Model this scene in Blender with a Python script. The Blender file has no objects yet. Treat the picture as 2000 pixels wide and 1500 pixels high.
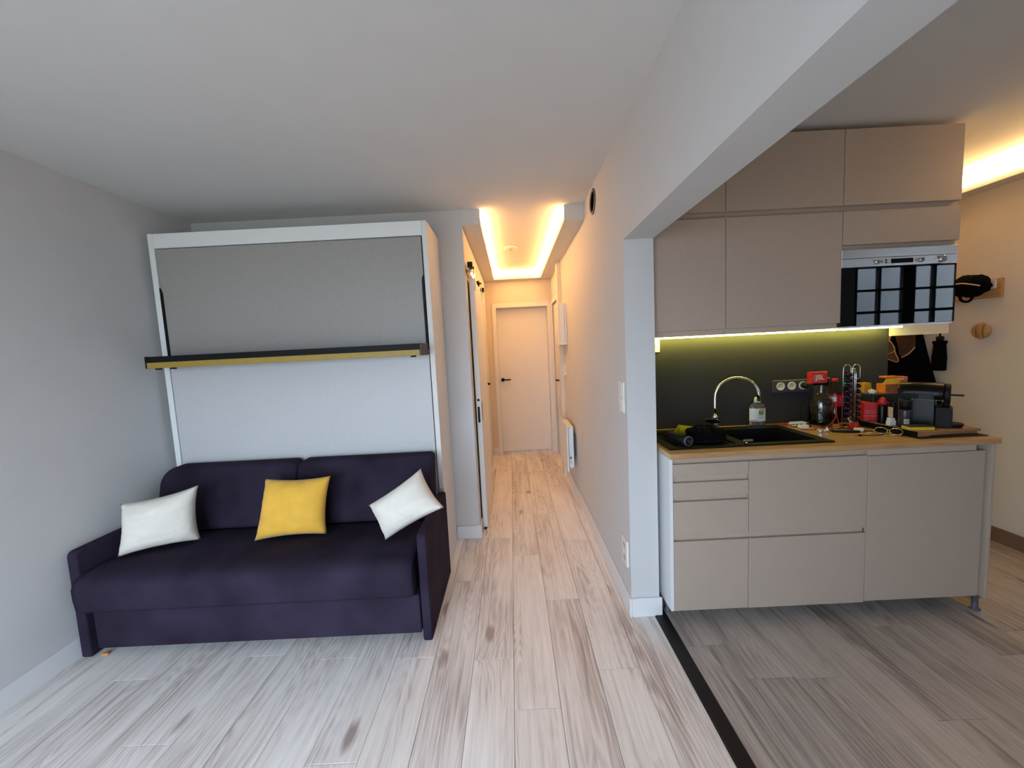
import bpy, bmesh, math, random
from mathutils import Vector, Matrix, noise
random.seed(7)
PI = math.pi
S = bpy.context.scene
COL = S.collection

# ------------------------------------------------------------------ camera
F_PX = 759.73
cam_d = bpy.data.cameras.new('camera'); cam = bpy.data.objects.new('camera', cam_d); COL.objects.link(cam)
cam_d.sensor_width = 36.0; cam_d.sensor_fit = 'HORIZONTAL'; cam_d.lens = 36.0 * F_PX / 2000.0
cam_d.clip_start = 0.02; cam_d.clip_end = 200
_r = Vector((0.99874886, -0.00311534, -0.04991006)); _u = Vector((0.04998857, 0.08943567, 0.99473735)); _f = Vector((-0.00136479, 0.99598773, -0.08947951))
cam.matrix_world = Matrix(((_r.x, _u.x, -_f.x, 0.0), (_r.y, _u.y, -_f.y, 0.0), (_r.z, _u.z, -_f.z, 1.4826), (0, 0, 0, 1)))
S.camera = cam

# ------------------------------------------------------------------ light and exposure
SKY = 15.5            # strength of the overcast sky outside the windows
COVE = 34.0          # warm LED strips in the ceiling coves
HALL_COVE = 34.0
UNDER = 105.0         # yellow LED strip under the wall cabinets
S.view_settings.view_transform = 'Standard'
S.view_settings.look = 'None'
S.view_settings.gamma = 1.0
S.view_settings.exposure = 0.0
S.view_settings.use_curve_mapping = False
S.cycles.max_bounces = 10
S.cycles.diffuse_bounces = 6
S.cycles.transparent_max_bounces = 8
S.cycles.sample_clamp_indirect = 6.0
S.cycles.caustics_reflective = False
S.cycles.caustics_refractive = False

W = bpy.data.worlds.new('overcast_sky'); S.world = W; W.use_nodes = True
_n = W.node_tree.nodes; _l = W.node_tree.links; _n.clear()
_tc = _n.new('ShaderNodeTexCoord'); _sx = _n.new('ShaderNodeSeparateXYZ'); _rp = _n.new('ShaderNodeValToRGB')
_mr = _n.new('ShaderNodeMapRange'); _bg = _n.new('ShaderNodeBackground'); _wo = _n.new('ShaderNodeOutputWorld')
_mr.inputs['From Min'].default_value = -1; _mr.inputs['From Max'].default_value = 1
_rp.color_ramp.elements[0].position = 0.40; _rp.color_ramp.elements[0].color = (0.24, 0.24, 0.235, 1)
_rp.color_ramp.elements[1].position = 0.56; _rp.color_ramp.elements[1].color = (0.69, 0.815, 1.0, 1)
_l.new(_tc.outputs['Generated'], _sx.inputs[0]); _l.new(_sx.outputs['Z'], _mr.inputs['Value'])
_l.new(_mr.outputs[0], _rp.inputs[0]); _l.new(_rp.outputs[0], _bg.inputs['Color']); _l.new(_bg.outputs[0], _wo.inputs[0])
_bg.inputs['Strength'].default_value = SKY

def portal(name, x0, x1, z0, z1, y):
    d = bpy.data.lights.new(name, 'AREA'); d.shape = 'RECTANGLE'; d.size = x1 - x0; d.size_y = z1 - z0
    d.cycles.is_portal = True
    o = bpy.data.objects.new(name, d); COL.objects.link(o)
    o.location = ((x0 + x1) / 2, y, (z0 + z1) / 2); o.rotation_euler = (PI / 2, 0, 0)
WIN1 = (-2.20, 0.10, 0.06, 2.10)
WIN2 = (4.64, 6.13, 1.18, 2.38)
YF = -1.2            # inner face of the window wall
portal('window_daylight', WIN1[0], WIN1[1], WIN1[2], WIN1[3], YF - 0.16)
portal('window_daylight', WIN2[0], WIN2[1], WIN2[2], WIN2[3], YF - 0.16)

# ------------------------------------------------------------------ materials
def lin(c):
    return tuple(((v / 255.0) / 12.92 if v / 255.0 <= 0.04045 else ((v / 255.0 + 0.055) / 1.055) ** 2.4) for v in c)

def mat(name, col, rough=0.5, metal=0.0, spec=0.5, var=0.05, vscale=6.0, bump=0.0, bscale=120.0, stretch=None, sheen=0.0, coat=0.0, trans=0.0, ior=1.45, emit=None, estr=0.0):
    m = bpy.data.materials.new(name); m.use_nodes = True
    nt = m.node_tree; b = nt.nodes['Principled BSDF']; L = nt.links
    c = lin(col) if max(col) > 1.0 else col
    b.inputs['Roughness'].default_value = rough; b.inputs['Metallic'].default_value = metal
    b.inputs['Specular IOR Level'].default_value = spec; b.inputs['IOR'].default_value = ior
    b.inputs['Transmission Weight'].default_value = trans
    if sheen:
        b.inputs['Sheen Weight'].default_value = sheen; b.inputs['Sheen Roughness'].default_value = 0.45
    if coat:
        b.inputs['Coat Weight'].default_value = coat; b.inputs['Coat Roughness'].default_value = 0.05
    if emit:
        b.inputs['Emission Color'].default_value = (*emit, 1); b.inputs['Emission Strength'].default_value = estr
    tc = nt.nodes.new('ShaderNodeTexCoord'); mp = nt.nodes.new('ShaderNodeMapping')
    if stretch: mp.inputs['Scale'].default_value = stretch
    L.new(tc.outputs['Object'], mp.inputs['Vector'])
    nz = nt.nodes.new('ShaderNodeTexNoise'); nz.inputs['Scale'].default_value = vscale; nz.inputs['Detail'].default_value = 4
    L.new(mp.outputs[0], nz.inputs['Vector'])
    rp = nt.nodes.new('ShaderNodeValToRGB')
    rp.color_ramp.elements[0].position = 0.3; rp.color_ramp.elements[1].position = 0.7
    rp.color_ramp.elements[0].color = (*[v * (1 - var) for v in c], 1)
    rp.color_ramp.elements[1].color = (*[min(1, v * (1 + var)) for v in c], 1)
    L.new(nz.outputs['Fac'], rp.inputs[0]); L.new(rp.outputs[0], b.inputs['Base Color'])
    if bump:
        n2 = nt.nodes.new('ShaderNodeTexNoise'); n2.inputs['Scale'].default_value = bscale; n2.inputs['Detail'].default_value = 3
        L.new(mp.outputs[0], n2.inputs['Vector'])
        bp = nt.nodes.new('ShaderNodeBump'); bp.inputs['Strength'].default_value = bump; bp.inputs['Distance'].default_value = 0.002
        L.new(n2.outputs['Fac'], bp.inputs['Height']); L.new(bp.outputs[0], b.inputs['Normal'])
    return m

def emission(name, col, strength):
    m = bpy.data.materials.new(name); m.use_nodes = True
    nt = m.node_tree; nt.nodes.clear()
    e = nt.nodes.new('ShaderNodeEmission'); e.inputs['Color'].default_value = (*col, 1); e.inputs['Strength'].default_value = strength
    o = nt.nodes.new('ShaderNodeOutputMaterial'); nt.links.new(e.outputs[0], o.inputs[0])
    return m

def wood(name, light, mid, dark, along='Y', width=0.19, rough=0.45, ring=1.0, rnd=True, fine=1.0, knots=True):
    m = bpy.data.materials.new(name); m.use_nodes = True
    nt = m.node_tree; N = nt.nodes; L = nt.links; b = N['Principled BSDF']
    b.inputs['Roughness'].default_value = rough
    tc = N.new('ShaderNodeTexCoord'); oi = N.new('ShaderNodeObjectInfo')
    off = N.new('ShaderNodeVectorMath'); off.operation = 'MULTIPLY_ADD'
    cmb = N.new('ShaderNodeCombineXYZ')
    for i in range(3): L.new(oi.outputs['Random'], cmb.inputs[i])
    off.inputs[1].default_value = (37.0, 53.0, 11.0) if rnd else (0, 0, 0)
    L.new(cmb.outputs[0], off.inputs[0]); L.new(tc.outputs['Object'], off.inputs[2])
    def mapped(s):
        mp = N.new('ShaderNodeMapping')
        if along == 'X': s = (s[1], s[0], s[2])
        mp.inputs['Scale'].default_value = s
        L.new(off.outputs[0], mp.inputs['Vector']); return mp.outputs[0]
    def nz(vec, scale, detail=4, rough_=0.55, dist=0.0):
        t = N.new('ShaderNodeTexNoise'); t.inputs['Scale'].default_value = scale; t.inputs['Detail'].default_value = detail
        t.inputs['Roughness'].default_value = rough_; t.inputs['Distortion'].default_value = dist
        L.new(vec, t.inputs['Vector']); return t.outputs['Fac']
    def math_(op, a, b_=None, c_=None):
        t = N.new('ShaderNodeMath'); t.operation = op
        for i, x in enumerate((a, b_, c_)):
            if x is None: continue
            if isinstance(x, (int, float)): t.inputs[i].default_value = x
            else: L.new(x, t.inputs[i])
        return t.outputs[0]
    cloud = nz(mapped((5.0, 1.1, 5.0)), 1.0, 3, 0.5, 0.4)
    cath = nz(mapped((7.0, 0.75, 5.0)), 1.0, 2, 0.4, 0.3)
    rings = math_('SINE', math_('MULTIPLY', cath, 150.0 * ring))
    rings = math_('MULTIPLY_ADD', rings, 0.5, 0.5)
    streak = nz(mapped((60.0, 1.6, 30.0)), 1.0, 5, 0.65, 0.1)
    fibre = nz(mapped((240.0, 7.0, 60.0)), 1.0, 3, 0.6)
    mask = nz(mapped((6.0, 0.9, 3.0)), 1.3, 2)
    a = math_('MULTIPLY', cloud, 0.55)
    a = math_('MULTIPLY_ADD', streak, 0.60, a)
    a = math_('MULTIPLY_ADD', math_('MULTIPLY', rings, math_('MULTIPLY', mask, mask)), 0.27, a)
    a = math_('MULTIPLY_ADD', fibre, 0.22 * fine, a)
    a = math_('MULTIPLY_ADD', oi.outputs['Random'], 0.10 if rnd else 0.0, a)
    if knots:
        vo = N.new('ShaderNodeTexVoronoi'); vo.inputs['Scale'].default_value = 1.0
        L.new(mapped((5.2, 1.9, 0.0)), vo.inputs['Vector'])
        k = N.new('ShaderNodeMapRange'); k.inputs['From Min'].default_value = 0.02; k.inputs['From Max'].default_value = 0.20
        k.inputs['To Min'].default_value = 0.55; k.inputs['To Max'].default_value = 0.0
        L.new(math_('MULTIPLY_ADD', streak, 0.06, vo.outputs['Distance']), k.inputs['Value'])
        sel = N.new('ShaderNodeSeparateColor'); L.new(vo.outputs['Color'], sel.inputs[0])
        a = math_('MULTIPLY_ADD', k.outputs[0], math_('GREATER_THAN', sel.outputs[0], 0.62), a)
    rp = N.new('ShaderNodeValToRGB'); e = rp.color_ramp.elements
    e[0].position = 0.52; e[0].color = (*lin(light), 1); e[1].position = 1.25 if False else 1.0; e[1].color = (*lin(dark), 1)
    x = e.new(0.76); x.color = (*lin(mid), 1)
    L.new(a, rp.inputs[0]); L.new(rp.outputs[0], b.inputs['Base Color'])
    bp = N.new('ShaderNodeBump'); bp.inputs['Strength'].default_value = 0.12; bp.inputs['Distance'].default_value = 0.0015; bp.invert = True
    L.new(a, bp.inputs['Height']); L.new(bp.outputs[0], b.inputs['Normal'])
    return m

def glass_pane(name):
    m = bpy.data.materials.new(name); m.use_nodes = True
    nt = m.node_tree; nt.nodes.clear(); N = nt.nodes
    t = N.new('ShaderNodeBsdfTransparent'); t.inputs['Color'].default_value = (0.95, 0.97, 0.97, 1)
    g = N.new('ShaderNodeBsdfGlossy'); g.inputs['Roughness'].default_value = 0.0
    fr = N.new('ShaderNodeFresnel'); ge = N.new('ShaderNodeNewGeometry'); ma = N.new('ShaderNodeMath'); ma.operation = 'MULTIPLY_ADD'
    ma.inputs[1].default_value = 1 / 1.45 - 1.45; ma.inputs[2].default_value = 1.45
    nt.links.new(ge.outputs['Backfacing'], ma.inputs[0]); nt.links.new(ma.outputs[0], fr.inputs['IOR'])
    mx = N.new('ShaderNodeMixShader'); o = N.new('ShaderNodeOutputMaterial')
    nt.links.new(fr.outputs[0], mx.inputs[0]); nt.links.new(t.outputs[0], mx.inputs[1]); nt.links.new(g.outputs[0], mx.inputs[2]); nt.links.new(mx.outputs[0], o.inputs[0])
    return m

M = {}
M['wall'] = mat('painted_wall', (0.60, 0.60, 0.60), 0.75, var=0.015, bump=0.05, bscale=260)
M['hallwall'] = mat('painted_hall_wall', (0.68, 0.62, 0.54), 0.75, var=0.015, bump=0.05, bscale=260)
M['ceil'] = mat('painted_ceiling', (0.64, 0.635, 0.625), 0.85, var=0.012, bump=0.03, bscale=200)
M['base'] = mat('white_gloss_baseboard', (0.74, 0.745, 0.75), 0.4, var=0.01)
M['door'] = mat('white_door_paint', (0.76, 0.75, 0.73), 0.45, var=0.01)
M['floor'] = wood('grey_oak_laminate', (250, 246, 242), (231, 224, 219), (166, 152, 146), rough=0.42)
M['light_screen'] = mat('grey_light_screen', (0.42, 0.43, 0.44), 0.9, var=0.04)
M['kfloor'] = wood('darker_grey_oak_laminate', (202, 193, 186), (178, 169, 162), (118, 108, 102), rough=0.42)
M['shadedbase'] = mat('shaded_brown_baseboard', (118, 92, 74), 0.6, var=0.1)  # the hall's shade and warm light are put into this brown
M['sub'] = mat('dark_underlay', (40, 34, 30), 0.8)
M['strip'] = mat('black_transition_profile', (14, 13, 14), 0.45, bump=0.1, bscale=300)
M['black'] = mat('matt_black', (14, 14, 16), 0.55, spec=0.25)
M['void'] = mat('dark_void', (6, 6, 6), 1.0, spec=0.0)
M['blackgloss'] = mat('gloss_black_plastic', (7, 7, 8), 0.30, spec=0.3)
M['softblack'] = mat('soft_black_cloth', (8, 8, 10), 1.0, spec=0.1, var=0.4, vscale=60, bump=0.6, bscale=300)
M['velvet'] = mat('aubergine_velvet', (46, 39, 54), 0.92, spec=0.12, var=0.38, vscale=3.5, bump=0.25, bscale=500, sheen=0.0)
M['bedwhite'] = mat('white_melamine', (0.78, 0.80, 0.79), 0.45, var=0.01)
M['bedside'] = mat('white_melamine_side', (0.74, 0.73, 0.71), 0.5, var=0.01)
M['bedgrey'] = mat('warm_grey_laminate', (0.33, 0.315, 0.295), 0.42, var=0.03, vscale=60, bump=0.04, bscale=500)
M['bedlight'] = mat('pale_grey_laminate', (0.54, 0.54, 0.55), 0.42, var=0.02, vscale=60)
M['yellowedge'] = mat('mustard_edging', (160, 134, 58), 0.45, var=0.06, vscale=40)
M['brownend'] = mat('dark_brown_end', (58, 44, 42), 0.5)
M['cream'] = mat('cream_cotton', (0.74, 0.69, 0.61), 0.9, var=0.03, vscale=30, bump=0.25, bscale=420)
M['mustard'] = mat('mustard_cotton', (228, 176, 66), 0.9, var=0.08, vscale=14, bump=0.25, bscale=420, sheen=0.2)
M['greige'] = mat('matt_greige_front', (0.435, 0.35, 0.285), 0.48, var=0.02, vscale=80, bump=0.03, bscale=600)
M['greigebody'] = mat('greige_carcass', (0.48, 0.39, 0.315), 0.55, var=0.02)
M['whitebody'] = mat('white_carcass', (0.72, 0.73, 0.74), 0.5, var=0.01)
M['worktop'] = wood('oak_worktop', (200, 160, 116), (180, 140, 98), (140, 104, 70), along='X', rough=0.4, ring=0.5, rnd=False, fine=1.4, knots=False)
M['chip'] = mat('raw_chipboard', (196, 172, 140), 0.9, var=0.35, vscale=220, bump=0.3)
M['bamboo'] = wood('bamboo_board', (178, 132, 88), (158, 114, 74), (120, 82, 52), along='X', rough=0.5, ring=0.4, rnd=False, knots=False)
M['oakhook'] = wood('oak_hook', (196, 154, 100), (176, 132, 84), (140, 98, 58), along='Y', rough=0.5, ring=0.6, rnd=True, knots=False)
M['splash'] = mat('anthracite_backsplash', (37, 35, 39), 0.55, var=0.06, vscale=60, bump=0.08, bscale=500)
M['sink'] = mat('black_granite_sink', (17, 17, 18), 0.5, spec=0.2, var=0.2, vscale=300)
M['steel'] = mat('brushed_steel', (0.62, 0.61, 0.60), 0.28, metal=1.0, var=0.06, vscale=40, stretch=(0.3, 1, 8), bump=0.05, bscale=400)
M['chrome'] = mat('chrome', (0.86, 0.86, 0.87), 0.06, metal=1.0, var=0.01)
M['darkchrome'] = mat('dark_chrome', (0.30, 0.30, 0.31), 0.12, metal=1.0, var=0.01)
M['mwglass'] = mat('black_oven_glass', (5, 5, 6), 0.015, spec=0.5, ior=1.58, var=0.01)
M['white'] = mat('white_plastic', (228, 226, 220), 0.4, var=0.02)
M['cool'] = mat('white_radiator_enamel', (225, 228, 230), 0.35, var=0.01)
M['greyplastic'] = mat('grey_plastic', (86, 84, 92), 0.4)
M['anthra'] = mat('anthracite_plate', (58, 56, 66), 0.3)
M['socket'] = mat('pale_socket_insert', (190, 184, 172), 0.35)
M['red'] = mat('red_plastic', (190, 40, 34), 0.45)
M['orangered'] = mat('speaker_red_mesh', (206, 58, 42), 0.7, var=0.06, vscale=300)
M['redcable'] = mat('red_cable', (150, 24, 26), 0.5)
M['cap'] = mat('red_bottle_cap', (196, 34, 36), 0.4)
M['glass'] = mat('clear_glass', (0.97, 0.98, 0.98), 0.0, trans=1.0, ior=1.45, var=0.0)
M['pet'] = mat('clear_plastic', (0.95, 0.96, 0.96), 0.03, trans=1.0, ior=1.38, var=0.0)
M['cola'] = mat('dark_cola', (16, 7, 5), 0.08, var=0.02)
M['soapliquid'] = mat('clear_soap', (0.78, 0.76, 0.76), 0.02, trans=0.9, ior=1.36, var=0.0)
M['label'] = mat('pale_label', (214, 214, 206), 0.5)
M['redlabel'] = mat('red_label', (186, 22, 30), 0.4, var=0.08, vscale=60)
M['pink'] = mat('pink_print', (206, 108, 128), 0.5)
M['green'] = mat('green_print', (46, 132, 38), 0.5)
M['greencap'] = mat('green_cap', (40, 150, 74), 0.4)
M['pod'] = mat('purple_foil_capsule', (40, 24, 58), 0.22, metal=0.7, var=0.1)
M['carton'] = mat('yellow_carton', (206, 148, 32), 0.6, var=0.1)
M['cartonlow'] = mat('pink_beige_print', (176, 142, 124), 0.6, var=0.25, vscale=220)
M['orangebox'] = mat('orange_biscuit_box', (226, 124, 40), 0.5, var=0.2, vscale=40)
M['yellowbox'] = mat('yellow_box_flap', (236, 176, 44), 0.5, var=0.1, vscale=40)
M['coral'] = mat('coral_box_side', (206, 100, 74), 0.5, var=0.1, vscale=60)
M['biscuit'] = mat('biscuit_print', (150, 86, 40), 0.5, var=0.5, vscale=130)
M['beanpack'] = mat('dark_purple_pack', (46, 22, 38), 0.45, var=0.2)
M['redpack'] = mat('red_coffee_pack', (196, 48, 44), 0.45, var=0.15, vscale=60)
M['tray'] = mat('dark_green_black_tray', (28, 34, 34), 0.5)
M['spongeyellow'] = mat('yellow_sponge', (214, 176, 44), 0.95, var=0.12, vscale=120, bump=0.6, bscale=250)
M['spongegreen'] = mat('dark_green_scourer', (40, 46, 36), 0.95, var=0.2, vscale=200, bump=0.6, bscale=400)
M['clothyellow'] = mat('yellow_dishcloth', (206, 188, 40), 0.9, bump=0.3, bscale=300)
M['gold'] = mat('gold_wire', (0.80, 0.66, 0.36), 0.2, metal=1.0)
M['lens'] = mat('dark_lens', (10, 10, 8), 0.05, coat=0.5)
M['bluegrey'] = mat('grey_can', (62, 60, 66), 0.35, metal=0.3)
M['scarf'] = mat('brown_cap_fabric', (112, 84, 66), 0.9, var=0.2, vscale=40, bump=0.3)
M['piping'] = mat('pale_piping', (206, 178, 148), 0.8)
M['beige'] = mat('beige_card', (206, 176, 138), 0.7)
M['print'] = mat('dark_print', (60, 56, 54), 0.6)
M['redprint'] = mat('red_brown_print', (150, 84, 66), 0.6)
M['scrap'] = mat('orange_wood_scrap', (214, 140, 70), 0.7, var=0.3, vscale=60)
M['limegrip'] = mat('lime_rubber', (150, 158, 54), 0.6)
M['led_warm'] = emission('warm_led', (1.0, 0.49, 0.16), COVE)
M['led_hall'] = emission('warm_hall_led', (1.0, 0.58, 0.22), HALL_COVE)
M['led_front'] = emission('yellow_led_lens', (1.0, 0.95, 0.45), 9.0)
M['led_under'] = emission('yellow_led', (1.0, 0.95, 0.16), UNDER)
M['pane'] = glass_pane('window_glass')
M['curtain'] = mat('sheer_blue_curtain', (170, 182, 192), 0.9, var=0.05)

# ------------------------------------------------------------------ geometry helpers
def box(bm, x0, y0, z0, x1, y1, z1, bev=0.0, seg=2, mi=0):
    x0, x1 = min(x0, x1), max(x0, x1); y0, y1 = min(y0, y1), max(y0, y1); z0, z1 = min(z0, z1), max(z0, z1)
    vs = [bm.verts.new(p) for p in ((x0, y0, z0), (x1, y0, z0), (x1, y1, z0), (x0, y1, z0), (x0, y0, z1), (x1, y0, z1), (x1, y1, z1), (x0, y1, z1))]
    fs = [bm.faces.new([vs[i] for i in q]) for q in ((3, 2, 1, 0), (4, 5, 6, 7), (0, 1, 5, 4), (1, 2, 6, 5), (2, 3, 7, 6), (3, 0, 4, 7))]
    for f in fs: f.material_index = mi
    if bev > 0:
        es = list({e for f in fs for e in f.edges})
        bmesh.ops.bevel(bm, geom=es, offset=bev, segments=seg, affect='EDGES', profile=0.5, clamp_overlap=True)

def B(x0, y0, z0, x1, y1, z1, bev=0.0, seg=2):
    bm = bmesh.new(); box(bm, x0, y0, z0, x1, y1, z1, bev, seg); return bm

def frame_axes(axis):
    a = Vector(axis).normalized(); t = Vector((0, 0, 1)) if abs(a.z) < 0.9 else Vector((1, 0, 0))
    u = a.cross(t).normalized(); v = a.cross(u).normalized(); return a, u, v

def lathe(bm, prof, c, axis=(0, 0, 1), seg=24, mi=0, cap=True, sx=1.0, sy=1.0):
    """prof: (radius, height) pairs along axis"""
    if tuple(axis) == (0, 0, 1): a, u, v = Vector((0, 0, 1)), Vector((1, 0, 0)), Vector((0, 1, 0))
    else: a, u, v = frame_axes(axis)
    c = Vector(c); rows = []
    for r, h in prof:
        rows.append([bm.verts.new(c + a * h + u * (r * sx * math.cos(2 * PI * i / seg)) + v * (r * sy * math.sin(2 * PI * i / seg))) for i in range(seg)])
    for j in range(len(rows) - 1):
        for i in range(seg):
            f = bm.faces.new((rows[j][i], rows[j][(i + 1) % seg], rows[j + 1][(i + 1) % seg], rows[j + 1][i])); f.material_index = mi; f.smooth = True
    if cap:
        for row in (rows[0][::-1], rows[-1]):
            try: f = bm.faces.new(row); f.material_index = mi
            except ValueError: pass

def cyl(bm, p0, p1, r, seg=16, mi=0, r2=None):
    p0, p1 = Vector(p0), Vector(p1); d = p1 - p0
    lathe(bm, [(r, 0), (r if r2 is None else r2, d.length)], p0, tuple(d.normalized()), seg, mi)

def tube(bm, pts, r, seg=8, closed=False, mi=0, radii=None):
    pts = [Vector(p) for p in pts]; n = len(pts); rows = []; prev = None
    for i, p in enumerate(pts):
        t = (pts[(i + 1) % n] - pts[i - 1]) if closed else (pts[min(i + 1, n - 1)] - pts[max(i - 1, 0)])
        t.normalize()
        if prev is None:
            a = Vector((0, 0, 1)) if abs(t.z) < 0.9 else Vector((1, 0, 0)); u = t.cross(a).normalized()
        else:
            u = (prev - t * prev.dot(t)).normalized()
        prev = u; v = t.cross(u); rr = radii[i] if radii else r
        rows.append([bm.verts.new(p + u * rr * math.cos(2 * PI * k / seg) + v * rr * math.sin(2 * PI * k / seg)) for k in range(seg)])
    for j in range(n if closed else n - 1):
        A, Bq = rows[j], rows[(j + 1) % n]
        for k in range(seg):
            f = bm.faces.new((A[k], A[(k + 1) % seg], Bq[(k + 1) % seg], Bq[k])); f.smooth = True; f.material_index = mi
    if not closed:
        bm.faces.new(rows[0][::-1]); bm.faces.new(rows[-1])

def smooth_path(pts, k=6):
    pts = [Vector(p) for p in pts]; out = []
    for i in range(len(pts) - 1):
        p0, p1, p2, p3 = pts[max(i - 1, 0)], pts[i], pts[i + 1], pts[min(i + 2, len(pts) - 1)]
        for s in range(k):
            t = s / k
            out.append(0.5 * ((2 * p1) + (p2 - p0) * t + (2 * p0 - 5 * p1 + 4 * p2 - p3) * t * t + (3 * p1 - p0 - 3 * p2 + p3) * t ** 3))
    out.append(pts[-1]); return out

def prism(bm, poly, axis, lo, hi, bev=0.0, seg=2, smooth=False):
    """poly in the two other axes (x,y,z order kept), extruded along axis"""
    def P(a, b, h): return {'X': (h, a, b), 'Y': (a, h, b), 'Z': (a, b, h)}[axis]
    A = [bm.verts.new(P(a, b, lo)) for a, b in poly]; Bq = [bm.verts.new(P(a, b, hi)) for a, b in poly]; n = len(poly)
    fs = [bm.faces.new(A[::-1]), bm.faces.new(Bq)]
    for i in range(n):
        f = bm.faces.new((A[i], A[(i + 1) % n], Bq[(i + 1) % n], Bq[i])); f.smooth = smooth; fs.append(f)
    bmesh.ops.recalc_face_normals(bm, faces=fs)
    if bev > 0:
        es = [e for e in set(fs[0].edges) | set(fs[1].edges)]
        bmesh.ops.bevel(bm, geom=es, offset=bev, segments=seg, affect='EDGES', profile=0.5, clamp_overlap=True)

def rrect(x0, y0, x1, y1, r, seg=5):
    """rounded rectangle; r is one radius or four (x0y0, x1y0, x1y1, x0y1)"""
    if not isinstance(r, (tuple, list)): r = (r,) * 4
    out = []
    for (cx, cy, sx, sy, a0), q in zip(((x0, y0, 1, 1, 180), (x1, y0, -1, 1, 270), (x1, y1, -1, -1, 0), (x0, y1, 1, -1, 90)), r):
        if q <= 0: out.append((cx, cy)); continue
        for i in range(seg + 1):
            a = math.radians(a0 + 90 * i / seg); out.append((cx + sx * q + q * math.cos(a), cy + sy * q + q * math.sin(a)))
    return out

def root_loc(p):
    v = Vector((0, 0, 0))
    while p is not None: v += p.location; p = p.parent
    return v

def obj(name, bm, m, parent=None, local=False, smooth=False, origin=None):
    """one mesh object; coordinates in bm are world coordinates unless local"""
    if smooth:
        for f in bm.faces: f.smooth = True
    me = bpy.data.meshes.new(name)
    o = bpy.data.objects.new(name, me); COL.objects.link(o)
    if not local:
        off = root_loc(parent)
        if parent is None:
            if origin is None:
                xs = [v.co for v in bm.verts]
                origin = Vector(((min(v.x for v in xs) + max(v.x for v in xs)) / 2, (min(v.y for v in xs) + max(v.y for v in xs)) / 2, min(v.z for v in xs)))
            off = Vector(origin); o.location = off
        bmesh.ops.translate(bm, verts=bm.verts, vec=-off)
    bm.normal_update(); bm.to_mesh(me); bm.free()
    for x in (m if isinstance(m, (list, tuple)) else [m]): me.materials.append(M[x] if isinstance(x, str) else x)
    if parent is not None: o.parent = parent
    return o

def tag(o, label, cat, group=None):
    o['label'] = label; o['category'] = cat
    if group: o['group'] = group
    return o

def thing(name, label, cat, loc, rz=0.0, group=None):
    o = bpy.data.objects.new(name, None); COL.objects.link(o); o.location = loc; o.rotation_euler = (0, 0, rz)
    o.empty_display_size = 0.05
    return tag(o, label, cat, group)

def struct(name, bm, m, parent=None, **k):
    o = obj(name, bm, m, parent, **k)
    if parent is None: o['kind'] = 'structure'
    return o

def sroot(name, loc):
    o = bpy.data.objects.new(name, None); COL.objects.link(o); o.location = loc; o.empty_display_size = 0.05
    o['kind'] = 'structure'; return o

def text_bm(s, size, depth=0.001):
    cu = bpy.data.curves.new('lettering', 'FONT'); cu.body = s; cu.size = size; cu.extrude = depth; cu.align_x = 'CENTER'; cu.align_y = 'CENTER'; cu.resolution_u = 3
    o = bpy.data.objects.new('lettering', cu); COL.objects.link(o)
    dg = bpy.context.evaluated_depsgraph_get(); me = bpy.data.meshes.new_from_object(o.evaluated_get(dg))
    bm = bmesh.new(); bm.from_mesh(me); bpy.data.objects.remove(o); bpy.data.curves.remove(cu); bpy.data.meshes.remove(me)
    return bm

# ================================================================== SETTING
XL, XR, XR2 = -2.32, 0.589, 0.740
YW, YE = 2.981, 5.43
ZC, ZS, ZL = 2.524, 2.413, 2.000
XC = -0.316
XH = 3.27

# floor: a sub-floor with single boards on it
fl = struct('floor', B(-2.45, YF - 0.1, -0.06, 6.9, 5.7, -0.010), 'sub', origin=(0, 0, -0.06))
PW = 0.1932
def plank_mesh(length, m='floor'):
    bm = bmesh.new(); box(bm, -PW / 2 + 0.0008, -length / 2 + 0.0008, -0.010, PW / 2 - 0.0008, length / 2 - 0.0008, 0.0, 0.0010, 1)
    me = bpy.data.meshes.new('plank'); bm.to_mesh(me); bm.free(); me.materials.append(M[m]); return me
_pm = {}
def plank(xc, y0, y1, w=PW):
    m = 'floor' if xc < 0.74 else 'kfloor'
    L_ = round(y1 - y0, 2); key = (L_, m)
    if key not in _pm: _pm[key] = plank_mesh(L_, m)
    o = bpy.data.objects.new('plank', _pm[key]); COL.objects.link(o)
    o.parent = fl; o.location = (xc, (y0 + y1) / 2, 0.06)
    o.scale = (w / PW, (y1 - y0) / L_, 1)
LEN = 1.20
def column(x0, x1, joint, ymin, ymax):
    y = joint
    while y > ymin: y -= LEN
    while y < ymax:
        a, b = max(y, ymin), min(y + LEN, ymax)
        if b - a > 0.03: plank((x0 + x1) / 2, a, b, x1 - x0)
        y += LEN
JL = {0: 1.48, 1: 2.17, 2: 1.66, 3: 2.36, -1: 2.95, -2: 2.40, -3: 1.78, -4: 2.5, -5: 1.80}
YP0 = 0.10
for k in range(-12, 4):
    x0 = -0.0595 + PW * k; x1 = x0 + PW
    x0 = max(x0, XL + 0.002); x1 = min(x1, 0.7115)
    if x1 - x0 < 0.02: continue
    j = JL.get(k, 1.3 + (k * 0.437) % LEN)
    if x0 > XC: column(x0, x1, j, YP0, YE + 0.12)
    else:
        column(x0, x1, j, YP0, YW - 0.001)
        if x1 > XC: column(XC + 0.001, x1, j, YW - 0.001, YE + 0.12)
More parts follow.
